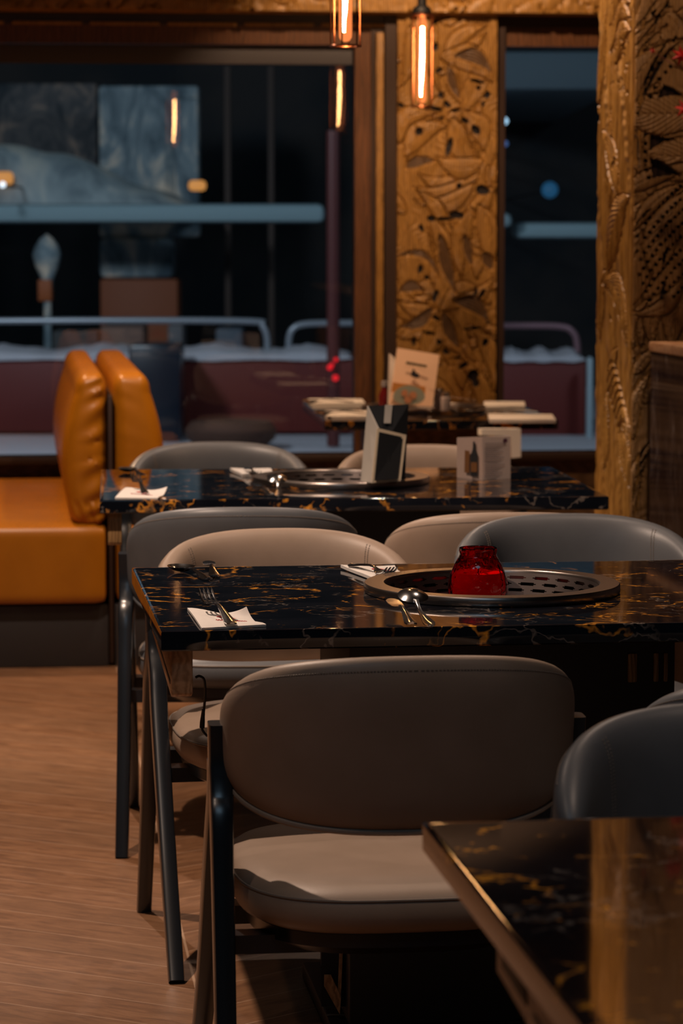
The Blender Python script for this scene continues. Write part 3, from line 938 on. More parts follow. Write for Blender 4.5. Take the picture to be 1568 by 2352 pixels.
def bench(label, x0, x1, bx0, bx1, mirror):
    """x in metres across, measured at the near end; the bench runs away to the window"""
    o = thing('upholstered_bench', label, 'bench', (0, 9.08, 0), 0)
    o.rotation_euler = (0, 0, R(SY))
    Ld = 2.02; cxm = (x0 + x1) / 2; w_ = x1 - x0

    def dseat(p, h):
        p = p.copy()
        if p.z > 0: p.z += .006 * math.sin(p.y * 5) - .012 * (1 - abs(p.y / h.y)) * 0
        return p
    bm = bmesh.new(); rounded(bm, (cxm, Ld / 2, .328), (w_, Ld, .255), .035, 16, dseat); link('seat_cushion', bm, M['orange'], o)
    bm = bmesh.new(); box(bm, (cxm, Ld / 2 + .02, .1), (w_, Ld - .04, .2)); bevel(bm, .003); link('plinth', bm, M['plinth'], o)
    cb = (bx0 + bx1) / 2; wb_ = bx1 - bx0; sg = -1 if not mirror else 1

    def dback(p, h):
        p = p.copy(); f = (p.z + h.z) / (2 * h.z)
        out = (p.x * sg) > 0
        k = (p.x * sg + h.x) / (2 * h.x)      # 0 at the divider, 1 at the sitting side
        # sitting side bulges low down and leans in towards the top
        p.x += sg * k * (.028 * math.sin(PI * min(1, f * 1.15)) - .030 * f ** 3 - .012 * (1 - f) ** 2)
        # puckers by the divider seam on the near end and sides
        if p.y < -h.y + .06:
            a = math.exp(-((k - .25) / .33) ** 2)
            p.y += -.0058 * a * math.sin(p.z * 105 + k * 5 + 1.4 * math.sin(p.z * 31)) * (1 if not mirror else .15)
            p.y -= .015 * math.sin(PI * k) * math.sin(PI * f)
            if f < .16: p.y += .004 * math.sin(p.x * 190 + p.z * 60)
        return p
    bm = bmesh.new(); rounded(bm, (cb, Ld / 2 + .02, .695), (wb_, Ld - .06, .49), .042, 44, dback); link('backrest', bm, M['orange'], o)
    return o


b1 = bench('orange leather bench seen from its end at the left edge, seat towards the left', -1.62, -.747, -.868, -.747, False)
b2 = bench('orange leather bench back to back with the left one, facing the window table', -.725, -.30, -.725, -.585, True)
bm = bmesh.new(); box(bm, (-.736, 1.03, .44), (.014, 1.97, .86)); bevel(bm, .002); link('divider_board', bm, M['frame_dark'], b1)

# ------------------------------------------------------------------ tableware


def strip(bm, sec, th=.0016):
    """sec: list of (y, halfwidth, z, crown)"""
    rows = []
    for y, h, z, c in sec:
        rows.append([(x * h, y, z + c * (1 - x * x)) for x in (-1, -.5, 0, .5, 1)])
    T = [[bm.verts.new(p) for p in r] for r in rows]; Bv = [[bm.verts.new((p[0], p[1], p[2] - th)) for p in r] for r in rows]
    for a in range(len(T) - 1):
        for k in range(4):
            bm.faces.new((T[a][k], T[a][k + 1], T[a + 1][k + 1], T[a + 1][k])); bm.faces.new((Bv[a][k + 1], Bv[a][k], Bv[a + 1][k], Bv[a + 1][k + 1]))
        bm.faces.new((T[a][0], T[a + 1][0], Bv[a + 1][0], Bv[a][0])); bm.faces.new((T[a + 1][4], T[a][4], Bv[a][4], Bv[a + 1][4]))
    for r, q in ((T[0], Bv[0]), (T[-1], Bv[-1])):
        for k in range(4): bm.faces.new((r[k], q[k], q[k + 1], r[k + 1]))


HAND = [(0, .004, .004, .001), (.003, .0085, .003, .0015), (.012, .0100, .0028, .002), (.03, .0085, .005, .003), (.06, .0055, .009, .002), (.09, .0036, .012, .0015), (.108, .0032, .011, .001)]


def make_fork(label, group):
    f = thing('fork', label, 'fork', group=group)
    bm = bmesh.new(); strip(bm, HAND + [(.118, .004, .0085, .0005), (.126, .009, .006, 0), (.134, .0125, .0045, -.0005), (.145, .0128, .004, -.001)], .0020)
    link('handle', bm, M['chrome'], f)
    bm = bmesh.new()
    for k in range(4):
        x = -.0108 + k * .0072
        tube(bm, spline([(x, .143, .0035), (x, .158, .0045), (x * .98, .175, .0095), (x * .95, .190, .018)], 4), [.0017] * 12 + [.0009], 6)
    link('tines', bm, M['chrome'], f)
    return f


def make_spoon(label, group):
    f = thing('spoon', label, 'spoon', group=group)
    bm = bmesh.new(); strip(bm, HAND + [(.120, .0038, .008, .0008), (.128, .0045, .006, 0)], .002)
    link('handle', bm, M['chrome'], f)
    bm = bmesh.new(); n = 28; rings = []
    for side in (0, 1):
        for j in range(9):
            rr_ = j / 8; row = []
            for k in range(n):
                a = 2 * PI * k / n; x = .0252 * rr_ * math.cos(a); y = .034 * rr_ * math.sin(a) * (1 + .12 * math.sin(a))
                row.append(bm.verts.new((x, .155 + y, .010 - .0095 * (1 - rr_ ** 2.2) - (.0012 if side else 0))))
            rings.append(row)
    for s in (0, 9):
        for j in range(8):
            for k in range(n): bm.faces.new((rings[s + j][k], rings[s + j][(k + 1) % n], rings[s + j + 1][(k + 1) % n], rings[s + j + 1][k]))
    for k in range(n): bm.faces.new((rings[8][k], rings[8][(k + 1) % n], rings[17][(k + 1) % n], rings[17][k]))
    bmesh.ops.remove_doubles(bm, verts=bm.verts[:], dist=.0002)
    link('bowl', bm, M['chrome'], f)
    return f


def make_knife(label, group):
    f = thing('knife', label, 'knife', group=group)
    bm = bmesh.new(); strip(bm, [(q[0], q[1], q[2], q[3]) for q in HAND], .003); link('handle', bm, M['chrome'], f)
    bm = bmesh.new(); strip(bm, [(.104, .004, .010, 0), (.112, .007, .008, 0), (.13, .0105, .006, 0), (.16, .012, .005, 0), (.182, .011, .005, 0), (.194, .006, .005, 0), (.198, .001, .005, 0)], .0012)
    link('blade', bm, M['chrome'], f)
    return f


GF, GS, GK = 'forks laid on the tables', 'spoons laid on the tables', 'table knives laid on the tables'


def pose(px, py, yaw, pitch=0., z=.7515, roll=0.):
    p = atz(px, py, z); return dict(loc=p, rot=(R(pitch), R(roll), R(yaw)))


def seti(o, d): o.location = d['loc']; o.rotation_euler = d['rot']; return o


fork = make_fork('fork lying tines up across the front left napkin of the middle table', GF)
seti(fork, pose(533, 1436, 16, 6, .7565))
f2 = dup(fork, 'fork lying on the far white napkin left of the middle grill', **pose(806, 1300, 203, 0, .760))
f3 = dup(fork, 'fork on the front left napkin of the second table', **pose(334, 1136, 12, 7, .755))
f4 = dup(fork, 'fork on the far white napkin of the second table', **pose(566, 1078, 190, -2, .764))
spoon = make_spoon('upright mirror bright spoon leaning beside the grill at the front of the middle table', GS)
seti(spoon, pose(988, 1434, 9, -13, .756, 180))
s2 = dup(spoon, 'spoon with dark bowl near the back left corner of the middle table', **pose(480, 1333, 22, 0, .7525))
s3 = dup(spoon, 'shiny round spoon in front of the second table grill', **pose(641, 1137, 3, -13, .756, 180))
s4 = dup(spoon, 'spoon with dark bowl at the back left of the second table', **pose(330, 1094, 20, 0, .7525))
knife = make_knife('table knife lying left of the bright spoon, in front of the middle grill', GK)
seti(knife, pose(946, 1436, 9, 4, .7535))
k2 = dup(knife, 'table knife lying beside the dark spoon at the back left of the middle table', **pose(492, 1326, 6, 1, .7535))
k3 = dup(knife, 'table knife lying just left of the shiny spoon on the second table', **pose(622, 1139, 14, 3, .7535))


def napkin(label, corners, lifts=(0, 0, 0, 0), z=.7505, th=.0045, logo=True, sag=.004):
    """corners in photo order: back-left, back-right, front-right, front-left"""
    P = [atz(x, y, z + th + l) for (x, y), l in zip(corners, lifts)]
    P = [Vector((p.x, p.y, z + th + l)) for p, l in zip(P, lifts)]
    n = 16; bm = bmesh.new(); T, Bv = [], []
    for j in range(n + 1):
        rt, rb = [], []
        for i in range(n + 1):
            a, b = i / n, j / n
            p = (P[3] * (1 - a) + P[2] * a) * (1 - b) + (P[0] * (1 - a) + P[1] * a) * b
            base = z + th
            p = p.copy(); p.z = base + (p.z - base) * (abs(2 * a - 1) ** 1.5 * abs(2 * b - 1) ** 1.5 if (p.z - base) > 0 else 1)
            p.z += sag * .4 * math.sin(a * 4 + 1) * math.sin(b * 3.1)
            ed = min(a, 1 - a, b, 1 - b)
            rt.append(bm.verts.new((p.x, p.y, p.z - (.0015 if ed == 0 else 0)))); rb.append(bm.verts.new((p.x, p.y, max(z, p.z - th))))
        T.append(rt); Bv.append(rb)
    for j in range(n):
        for i in range(n):
            bm.faces.new((T[j][i], T[j][i + 1], T[j + 1][i + 1], T[j + 1][i])); bm.faces.new((Bv[j][i], Bv[j + 1][i], Bv[j + 1][i + 1], Bv[j][i + 1]))
    for i in range(n):
        bm.faces.new((T[0][i], Bv[0][i], Bv[0][i + 1], T[0][i + 1])); bm.faces.new((T[n][i], T[n][i + 1], Bv[n][i + 1], Bv[n][i]))
        bm.faces.new((T[i][0], T[i + 1][0], Bv[i + 1][0], Bv[i][0])); bm.faces.new((T[i][n], Bv[i][n], Bv[i + 1][n], T[i + 1][n]))

    def S_(a, b, dz=.0009):
        p = (P[3] * (1 - a) + P[2] * a) * (1 - b) + (P[0] * (1 - a) + P[1] * a) * b
        return Vector((p.x, p.y, z + th + sag * .4 * math.sin(a * 4 + 1) * math.sin(b * 3.1) + dz))
    o = link('napkin', bm, M['paper']); tag(o, label, 'napkin', 'white folded napkins')
    if logo:
        bm = bmesh.new()
        pts = [(.36, .52), (.42, .60), (.52, .63), (.64, .58), (.70, .52), (.60, .50), (.50, .50), (.44, .47)]
        vs = [bm.verts.new(S_(*q)) for q in pts]; bm.faces.new(vs)
        tube(bm, [S_(.30 + .5 * k / 40, .30 + .03 * math.sin(k * 1.9) + .03 * k / 40, .0006) for k in range(41)], .0006, 4)
        l = link('printed_emblem', bm, M['red_ink'], o); l['label'] = 'red printed emblem with a line of script'
        bm = bmesh.new()
        tube(bm, spline([S_(.48, .50, .0008), S_(.54, .44, .0008), S_(.60, .43, .0008), S_(.66, .35, .0008)], 4), .0011, 5)
        l = link('printed_stem', bm, M['green_ink'], o)
    return o


M['red_ink'] = mat('red_ink', (.55, .02, .03), .6)
M['green_ink'] = mat('green_ink', (.01, .07, .07), .6)
napkin('white napkin with red emblem under the fork, front left of the middle table', [(430, 1394), (566, 1391), (611, 1432), (463, 1440)], (0, .018, 0, 0), th=.005)
napkin('white napkin under a fork at the back of the middle table, touching the grill rim', [(782, 1295), (906, 1296), (922, 1312), (858, 1326)], (.003, .003, .0, 0), th=.007)
napkin('white napkin at the front left corner of the second table', [(288, 1118), (384, 1116), (362, 1142), (264, 1141)], (0, .014, 0, 0), th=.005)
napkin('white napkin under a fork at the back of the second table', [(528, 1073), (622, 1074), (628, 1084), (556, 1087)], (.004, 0, .0, 0), th=.009, logo=False)
zt4 = .7505
napkin('white napkin with cutlery at the back left of the window table', [(706, 915), (832, 915), (838, 923), (716, 924)], (0, 0, 0, 0), th=.012, logo=False)
napkin('white napkin at the front left of the window table, behind the black menu stand', [(746, 942), (850, 942), (856, 954), (752, 955)], (0, 0, 0, 0), th=.014, logo=False)
napkin('white napkin with cutlery at the back right of the window table', [(1110, 921), (1204, 921), (1206, 931), (1112, 932)], (0, 0, 0, 0), th=.012, logo=False)
napkin('white napkin nearest the right end of the window table', [(1120, 949), (1268, 950), (1276, 962), (1124, 962)], (0, 0, 0, 0), th=.014, logo=False)
for a, lab in [((812, 925, 92, 0, .769), 'spoon across the back left napkin of the window table'), ((1172, 949, 80, 0, .771), 'spoon above the right hand napkin of the window table'), ((850, 952, 90, 0, .770), 'spoon on the front left napkin of the window table'), ((1090, 920, 75, 0, .768), 'spoon beside the back right napkin of the window table')]:
    dup(spoon, lab, **pose(*a))
dup(knife, 'knife beside the right hand napkin of the window table', **pose(1236, 946, 84, 0, .771))

# ---- red glass candle standing in the grill of the middle table
gc = T2.matrix_world
redg = mat('red_glass', (.75, .004, .012), .03, Transmission_Weight=1.0, IOR=1.45)
v = coords(redg); vo = nn(redg, 'ShaderNodeTexVoronoi'); vo.inputs['Scale'].default_value = 75; lk(redg, v, vo.inputs['Vector']); bump(redg, vo.outputs['Distance'], .6, .003)
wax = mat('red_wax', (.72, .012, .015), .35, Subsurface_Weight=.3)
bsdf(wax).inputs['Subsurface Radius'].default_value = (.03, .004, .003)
bsdf(wax).inputs['Emission Color'].default_value = (1, .01, .012, 1); bsdf(wax).inputs['Emission Strength'].default_value = .05  # weak emission stands in for light glowing through the unlit wax
cpos = atz(1097, 1381, .7215)
cj = thing('candle_jar', 'red glass candle jar standing inside the middle table grill', 'candle', (cpos.x, cpos.y, .7215)); cj.scale = (1.06, 1.06, .94)
H_ = .128
prof = [(0, 0), (.034, 0), (.044, .002), (.0495, .009), (.0515, .022), (.0505, .036), (.0465, .054), (.039, .073), (.0325, .086), (.0312, .091), (.0325, .098), (.032, .1025), (.0308, .1035), (.0298, .102), (.0294, .097), (.029, .089), (.036, .073), (.0435, .053), (.0475, .036), (.048, .022), (.046, .011), (.040, .006), (0, .005)]
bm = bmesh.new(); lathe(bm, prof, 64); link('glass_jar', bm, redg, cj)
bm = bmesh.new(); lathe(bm, [(0, .0065), (.038, .0065), (.0445, .012), (.0465, .022), (.0458, .036), (.0425, .050), (.040, .056), (.036, .052), (.012, .049), (0, .048)], 48); link('wax', bm, wax, cj)
bm = bmesh.new(); tube(bm, [(0, 0, .048), (.001, 0, .058), (.002, .001, .066)], .0012, 6); link('wick', bm, M['black'], cj)

# ---- menus
grey_card = mat('grey_card', (.36, .33, .29), .6); cream = mat('cream_edge', (.55, .45, .32), .6); black_card = mat('black_card', (.006, .007, .009), .45)
blk = thing('menu_stand', 'black folded menu stand with pale borders on the second table grill', 'menu', at(880, 1106, 7.0))
bloc = Matrix.Translation(blk.location).inverted()


def child_world(name, bm, m, root, label=None, **k):
    o = link(name, bm, m, root, **k); o.matrix_parent_inverse = Matrix.Translation(root.location).inverted() if root.rotation_euler.z == 0 else (Matrix.Translation(root.location) @ root.rotation_euler.to_matrix().to_4x4()).inverted()
    if label: o['label'] = label
    return o


def pxslab(quad, th=.003, d=None):
    bm = bmesh.new(); slab(bm, [at(*q) if len(q) == 3 else at(*q, d) for q in quad], th); return bm


child_world('back_board', pxslab([(832, 1104, 7.06), (930, 1102, 7.10), (938, 929, 7.13), (844, 932, 7.12)]), black_card, blk, smooth=False)
child_world('side_board', pxslab([(828, 1106, 7.05), (854, 1109, 6.97), (868, 984, 7.03), (843, 932, 7.115)]), grey_card, blk, 'pale grey side flap', smooth=False)
child_world('booklet_border', pxslab([(853, 1109, 6.97), (920, 1104, 7.0), (933, 999, 7.05), (866, 983, 7.02)]), cream, blk, 'cream border of the lower booklet', smooth=False)
child_world('booklet_cover', pxslab([(860, 1104, 6.965), (914, 1100, 6.995), (926, 1004, 7.045), (871, 992, 7.015)], .002), black_card, blk, smooth=False)
child_world('clip_tab', pxslab([(881, 972, 7.10), (897, 972, 7.10), (901, 930, 7.12), (884, 930, 7.12)], .002), grey_card, blk, 'pale grey clip tab', smooth=False)

dc = thing('drinks_card', 'folded white drinks card with a bottle picture on the second table', 'menu', at(1110, 1102, 7.28))
cardm = mat('card_white', (.80, .66, .60), .6)
child_world('bottle_panel', pxslab([(1049, 1102, 7.36), (1107, 1103, 7.28), (1107, 1003, 7.28), (1049, 1005, 7.36)]), mat('card_pink', (.58, .43, .36), .6), dc, 'picture panel with bottle', smooth=False)
child_world('text_panel', pxslab([(1107, 1103, 7.28), (1172, 1103, 7.33), (1172, 1002, 7.33), (1107, 1003, 7.28)]), cardm, dc, smooth=False)
bm = bmesh.new()
for k in range(17):
    y = 1018 + k * 4.6 + (2 if k > 8 else 0); x1 = 1160 - (k * 7 % 23); x0 = 1114
    f0 = (x0 - 1107) / 65; f1 = (x1 - 1107) / 65
    slab(bm, [at(x0, y + 1.3, 7.28 + .05 * f0 - .004), at(x1, y + 1.3, 7.28 + .05 * f1 - .004), at(x1, y, 7.28 + .05 * f1 - .004), at(x0, y, 7.28 + .05 * f0 - .004)], .0005)
child_world('printed_lines', bm, mat('grey_ink', (.17, .14, .17), .7), dc, smooth=False)
bm = bmesh.new(); n = 16
cc = [at(1160 + 5 * math.cos(2 * PI * k / n), 1012 + 5 * math.sin(-2 * PI * k / n), 7.316) for k in range(n)]
bm.faces.new([bm.verts.new(p) for p in cc]); child_world('printed_seal', bm, mat('plum_ink', (.12, .03, .07), .7), dc, 'small round dark seal', smooth=False)
bm = bmesh.new()
bp = [(1080, 1094), (1096, 1094), (1096, 1046), (1091, 1032), (1090, 1014), (1086, 1014), (1085, 1032), (1080, 1046)]
bm.faces.new([bm.verts.new(at(x, y, 7.36 - .08 * (x - 1049) / 58 - .005)) for x, y in bp]); child_world('printed_bottle', bm, mat('dark_ink', (.02, .02, .022), .6), dc, smooth=False)
bm = bmesh.new()
for bp in ([(1066, 1085), (1077, 1086), (1078, 1036), (1067, 1034)], [(1081, 1084), (1095, 1084), (1095, 1062), (1081, 1062)]):
    bm.faces.new([bm.verts.new(at(x, y, 7.36 - .08 * (x - 1049) / 58 - .006)) for x, y in bp])
child_world('printed_glass', bm, mat('amber_ink', (.22, .09, .025), .6), dc, smooth=False)

mc = thing('menu_card', 'peach coloured menu card standing on the window table grill', 'menu', at(945, 932, 9.95))
peach = mat('peach_card', (.88, .60, .42), .6)
child_world('front_leaf', pxslab([(893, 930, 9.9), (993, 934, 9.92), (1009, 815, 9.97), (912, 799, 9.96)]), peach, mc, smooth=False)
child_world('rear_leaf', pxslab([(890, 930, 9.99), (902, 932, 9.93), (912, 830, 9.99), (893, 812, 10.03)]), mat('pale_card', (.50, .44, .40), .6), mc, 'pale grey rear leaf', smooth=False)
dep = 9.885


def pxpoly(name, pts, m, root, d):
    bm = bmesh.new(); bm.faces.new([bm.verts.new(at(x, y, d)) for x, y in pts]); return child_world(name, bm, m, root, smooth=False)


pxpoly('orange_band', [(902, 878), (977, 888), (976, 905), (898, 900)], mat('orange_ink', (.80, .34, .08), .6), mc, 9.888)
n = 20
pxpoly('round_picture', [(939 + 37 * math.cos(2 * PI * k / n), 912 - 27 * math.sin(2 * PI * k / n) if math.sin(2 * PI * k / n) > 0 else 912 + 18 * -math.sin(2 * PI * k / n)) for k in range(n)], mat('pale_teal_ink', (.42, .46, .38), .6), mc, 9.882)
bm = bmesh.new()
for cx_, cy_, r_ in ((929, 903, 8), (948, 908, 9), (937, 918, 9)):
    bm.faces.new([bm.verts.new(at(cx_ + r_ * math.cos(k * .5236), cy_ - r_ * math.sin(k * .5236), 9.878)) for k in range(12)])
child_world('painted_figures', bm, mat('salmon_ink', (.75, .33, .17), .6), mc, smooth=False)
pxpoly('dark_bird', [(942, 862), (946, 852), (949, 846), (955, 855), (963, 860), (962, 868), (952, 868)], mat('navy_ink', (.03, .03, .04), .6), mc, 9.92)
bm = bmesh.new()
tube(bm, [at(932 + 48 * k / 44, 833 + 9 * k / 44 + 4 * math.sin(k * 1.7), 9.925) for k in range(45)], .0022, 5)
child_world('script_title', bm, mat('olive_ink', (.06, .055, .02), .6), mc)

# jars and sauce bottle on the window table
j1 = thing('sauce_bottle', 'dark red sauce bottle left of the peach menu', 'bottle', (at(883, 905, 10.15).x, 10.15, .7505))
bm = bmesh.new(); lathe(bm, [(0, 0), (.020, 0), (.022, .004), (.022, .055), (.014, .075), (.010, .085), (.010, .09), (0, .09)], 24); link('body', bm, mat('dark_red_glass', (.12, .01, .012), .15), j1)
bm = bmesh.new(); lathe(bm, [(0, .090), (.012, .090), (.012, .108), (.010, .11), (0, .11)], 20); link('cap', bm, mat('cap_grey', (.3, .28, .3), .3), j1)
sp = thing('spice_pot', 'dark pepper pot just right of the peach menu', 'pot', (at(1008, 925, 9.98).x, 9.98, .7675), group='pots beside the peach menu')
dgl = mat('smoky_glass', (.10, .075, .075), .12)


def pot(root, m, h):
    bm = bmesh.new(); lathe(bm, [(0, 0), (.017, 0), (.018, .003), (.018, h * .7), (.014, h * .76), (0, h * .76)], 24); link('body', bm, m, root)
    bm = bmesh.new(); lathe(bm, [(.0, h * .76), (.0155, h * .76), (.016, h * .95), (.012, h), (0, h)], 24); link('lid', bm, M['steel'], root)


pot(sp, dgl, .075)
sp2 = thing('spice_pot', 'pale salt pot with steel lid, the right hand one beside the peach menu', 'pot', (at(1023, 925, 9.93).x, 9.93, .7675), group='pots beside the peach menu')
pot(sp2, mat('salt_glass', (.45, .38, .38), .2), .066)

# ------------------------------------------------------------------ pendants
fil = emis('filament', (1, .60, .28), 120)
halo = mat('amber_bulb_glass', (1, .55, .28), .05)
nt = halo.node_tree; tr = nn(halo, 'ShaderNodeBsdfTransparent'); tr.inputs[0].default_value = (1, .80, .62, 1)
em = nn(halo, 'ShaderNodeEmission'); em.inputs[0].default_value = (1, .28, .08, 1); em.inputs[1].default_value = 1.8
mx = nn(halo, 'ShaderNodeMixShader'); mx.inputs[0].default_value = .30
lk(halo, tr.outputs[0], mx.inputs[1]); lk(halo, em.outputs[0], mx.inputs[2]); lk(halo, mx.outputs[0], nt.nodes['Material Output'].inputs['Surface'])
copper = mat('dark_copper', (.45, .20, .12), .3, 1.0)


def pendant(label, x, y, zb, zt):
    o = thing('pendant_lamp', label, 'lamp', (x, y, zb), group='caged tube bulb pendant lamps')
    h = zt - zb
    bm = bmesh.new(); lathe(bm, [(0, h + .012), (.032, h + .012), (.034, h + .02), (.030, h + .035), (.016, h + .045), (.014, h + .085), (0, h + .09)], 24); link('cap', bm, M['black'], o)
    bm = bmesh.new(); lathe(bm, [(0, .004), (.010, .006), (.0155, .015), (.0165, .03), (.0165, h - .03), (.015, h - .005), (.010, h + .011), (0, h + .011)], 24); link('bulb', bm, halo, o)
    bm = bmesh.new()
    tube(bm, [(.002, 0, h - .03), (.0015, 0, h * .55), (-.002, .0, h * .27), (-.003, 0, .06), (-.005, 0, .028)], [.0052, .0062, .0055, .0035, .0045], 8)
    link('filament', bm, fil, o)
    bm = bmesh.new()
    for k in range(6):
        a = 2 * PI * k / 6 + .3; r = .0385
        tube(bm, [(r * math.cos(a), r * math.sin(a), -.006), (r * math.cos(a), r * math.sin(a), h + .02)], .0022, 6)
    for z in (-.006, h + .012): tube(bm, [(.0385 * math.cos(2 * PI * k / 32), .0385 * math.sin(2 * PI * k / 32), z) for k in range(32)], .0028, 6, True)
    link('cage', bm, copper, o)
    bm = bmesh.new(); tube(bm, [(0, 0, h + .08), (0, 0, 2.94 - zb)], .003, 6); link('cable', bm, M['black'], o)
    return o


p = at(968, 240, 10.0); pendant('caged tube pendant lamp hanging in front of the carved column', p.x, p.y, p.z, p.z + .297)
p = at(793, 100, 7.15); pendant('caged tube pendant lamp cut by the top edge of the picture', p.x, p.y, p.z, p.z + .285)

# red leaves at the right edge
lf = thing('red_leaf_branch', 'thin twig with red leaves at the upper right edge', 'branch', at(1575, 200, 7.7))
redl = mat('red_leaf', (.50, .012, .010), .5); twg = mat('twig', (.16, .05, .04), .6)
bm = bmesh.new(); tube(bm, spline([at(1498, 118, 7.72), at(1525, 135, 7.72), at(1552, 150, 7.7), at(1590, 165, 7.7), at(1640, 200, 7.7)], 4), .0012, 5)
tube(bm, spline([at(1640, 200, 7.7), at(1590, 235, 7.7), at(1575, 250, 7.7)], 4), .0012, 5)
child_world('twig', bm, twg, lf)
for i, (x, y, s_, a0) in enumerate([(1564, 128, 24, 2.6), (1498, 117, 7, 0), (1572, 250, 24, 3.0), (1600, 190, 30, 1.0), (1578, 130, 22, 1.5), (1588, 268, 24, 4.2)]):
    bm = bmesh.new(); pts = []
    for k in range(14):
        a = a0 + 2 * PI * k / 14; r_ = s_ * (1 if k % 2 == 0 else .42)
        pts.append(at(x + r_ * math.cos(a), y - r_ * math.sin(a), 7.69 + .012 * math.sin(3 * a)))
    c_ = bm.verts.new(at(x, y, 7.675)); vs = [bm.verts.new(q) for q in pts]
    for k in range(14): bm.faces.new((c_, vs[k], vs[(k + 1) % 14]))
    o = child_world('leaf', bm, redl, lf, smooth=False)
    md = o.modifiers.new('s', 'SOLIDIFY'); md.thickness = .001

# ------------------------------------------------------------------ outside the window
snow = mat('snow', (.52, .50, .54), .8); teal_snow = mat('blue_snow', (.30, .42, .46), .8); redw = mat('red_planter', (.14, .013, .008), .6); steel_o = mat('grey_rail', (.34, .36, .40), .35, .4)
darkb = mat('dark_facade', (.010, .013, .018), .8)
v = coords(darkb); vb = noise(darkb, v, 1.2, 4); lk(darkb, ramp(darkb, vb.outputs[0], [(.4, (.006, .009, .013)), (.62, (.035, .028, .026))]), bsdf(darkb).inputs['Base Color'])
bm = bmesh.new(); box(bm, (0, 19.2, -.06), (16, 14.4, .1)); link('floor_outside', bm, snow, smooth=False, kind='structure')
bm = bmesh.new(); box(bm, (0, 26.5, 3), (18, .3, 7)); link('wall_facade', bm, darkb, smooth=False, kind='structure')


def obox(name, label, cat, x0, x1, y0, y1, d, dep_, m, group=None, bev=.02, parent=None, ground=False):
    """box outside whose front face covers the photo rectangle at depth d"""
    a = at(x0, y1, d); b = at(x1, y0, d); bm = bmesh.new()
    if ground: a.z = -.005
    box(bm, ((a.x + b.x) / 2, d + dep_ / 2, (a.z + b.z) / 2), (b.x - a.x, dep_, b.z - a.z)); bevel(bm, bev)
    o = link(name, bm, m, parent)
    if label: tag(o, label, cat, group)
    return o


def snowcap(name, label, x0, x1, y, h, d, dep_, parent=None):
    a = at(x0, y, d); b = at(x1, y, d); bm = bmesh.new(); n = 60; rg = random.Random(x0)
    rows = []
    for i in range(n + 1):
        t = i / n; x = a.x + (b.x - a.x) * t; k = h * (.75 + .25 * math.sin(t * 23 + x0) + rg.uniform(-.12, .12)); e = min(1, 8 * t, 8 * (1 - t)) ** .5
        rows.append([bm.verts.new((x, d - .03 + (dep_ + .06) * q, a.z + k * e * z_)) for q, z_ in ((0, -.25), (0, .5), (.15, .95), (.5, 1.05), (.85, .95), (1, .5), (1, -.25))])
    for A, B in zip(rows, rows[1:]):
        for k in range(6): bm.faces.new((A[k], A[k + 1], B[k + 1], B[k]))
        bm.faces.new((A[6], A[0], B[0], B[6]))
    bm.faces.new(rows[0]); bm.faces.new(rows[-1])
    o = link(name, bm, snow, parent); return o


gt_, bt_ = 'red snowy planters outside', 'pale snow covered beams outside'
pz = obox('red_planter', 'long red planter wall with snow on top outside the big window', 'planter', -120, 812, 818, 994, 19.9, .7, redw, gt_); snowcap('snow', None, -120, 812, 822, .085, 19.9, .7, pz)
pz = obox('red_planter', 'red planter with snow on top outside the small right window', 'planter', 1100, 1346, 826, 1002, 19.9, .7, redw, gt_); snowcap('snow', None, 1100, 1346, 826, .07, 19.9, .7, pz)
tag(obox('pale_post', 'x', 'x', 1348, 1362, 820, 1036, 19.6, .12, mat('pale_blue_paint', (.40, .50, .55), .5)), 'narrow pale blue post at the right of the small window view', 'post')
pz = obox('snowy_beam', 'long pale snow covered beam across the big window view', 'beam', -150, 745, 468, 512, 21.5, .3, teal_snow, bt_, .05)
pz = obox('snowy_beam', 'short pale snow covered beam seen in the small right window', 'beam', 1184, 1420, 511, 548, 21.5, .5, teal_snow, bt_, .05)
tag(obox('snow_lump', 'x', 'x', 1120, 1178, 488, 524, 21.3, .3, teal_snow, None, .06), 'rounded snow lump left of the short beam in the small window', 'snow')
tag(obox('awning', 'x', 'x', 1110, 1420, 118, 206, 20.5, 5.85, mat('blue_awning', (.07, .10, .12), .7)), 'dim blue awning at the top of the small window view', 'awning')
bm = bmesh.new(); wbox(bm, uL, uA - .002, Z(148), z_gt - .002, -.050, -.035); bevel(bm, .004)
tag(link('roller_blind', bm, mat('grey_brown_blind', (.075, .075, .085), .8)), 'grey brown roller blind rolled up along the top of the big window', 'blind')
# hoop railings


def hoop(label, x0, x1, y0, y1, d, cl=True, cr=True, m=steel_o):
    bm = bmesh.new(); pts = []
    if cl: pts += [at(x0, y1, d), at(x0 + 2, y0 + 30, d), at(x0 + 12, y0 + 10, d), at(x0 + 40, y0, d)]
    else: pts += [at(x0, y0, d)]
    pts += [at((x0 + x1) / 2, y0 - 2, d)]
    if cr: pts += [at(x1 - 40, y0, d), at(x1 - 12, y0 + 12, d), at(x1 - 2, y0 + 34, d), at(x1, y1, d)]
    else: pts += [at(x1, y0, d)]
    tube(bm, spline(pts, 5), .024, 10); o = link('hoop_railing', bm, m); tag(o, label, 'railing', 'metal hoop railings outside'); return o


hoop('long grey hoop railing above the red planter in the big window', -100, 614, 738, 806, 20.2, False)
hoop('second hoop railing starting right of the long one', 662, 900, 744, 806, 20.2, True, False)
hoop('reddish hoop railing in the small right window', 1040, 1326, 750, 830, 20.2, False, True, mat('reddish_rail', (.30, .16, .18), .4, .3))
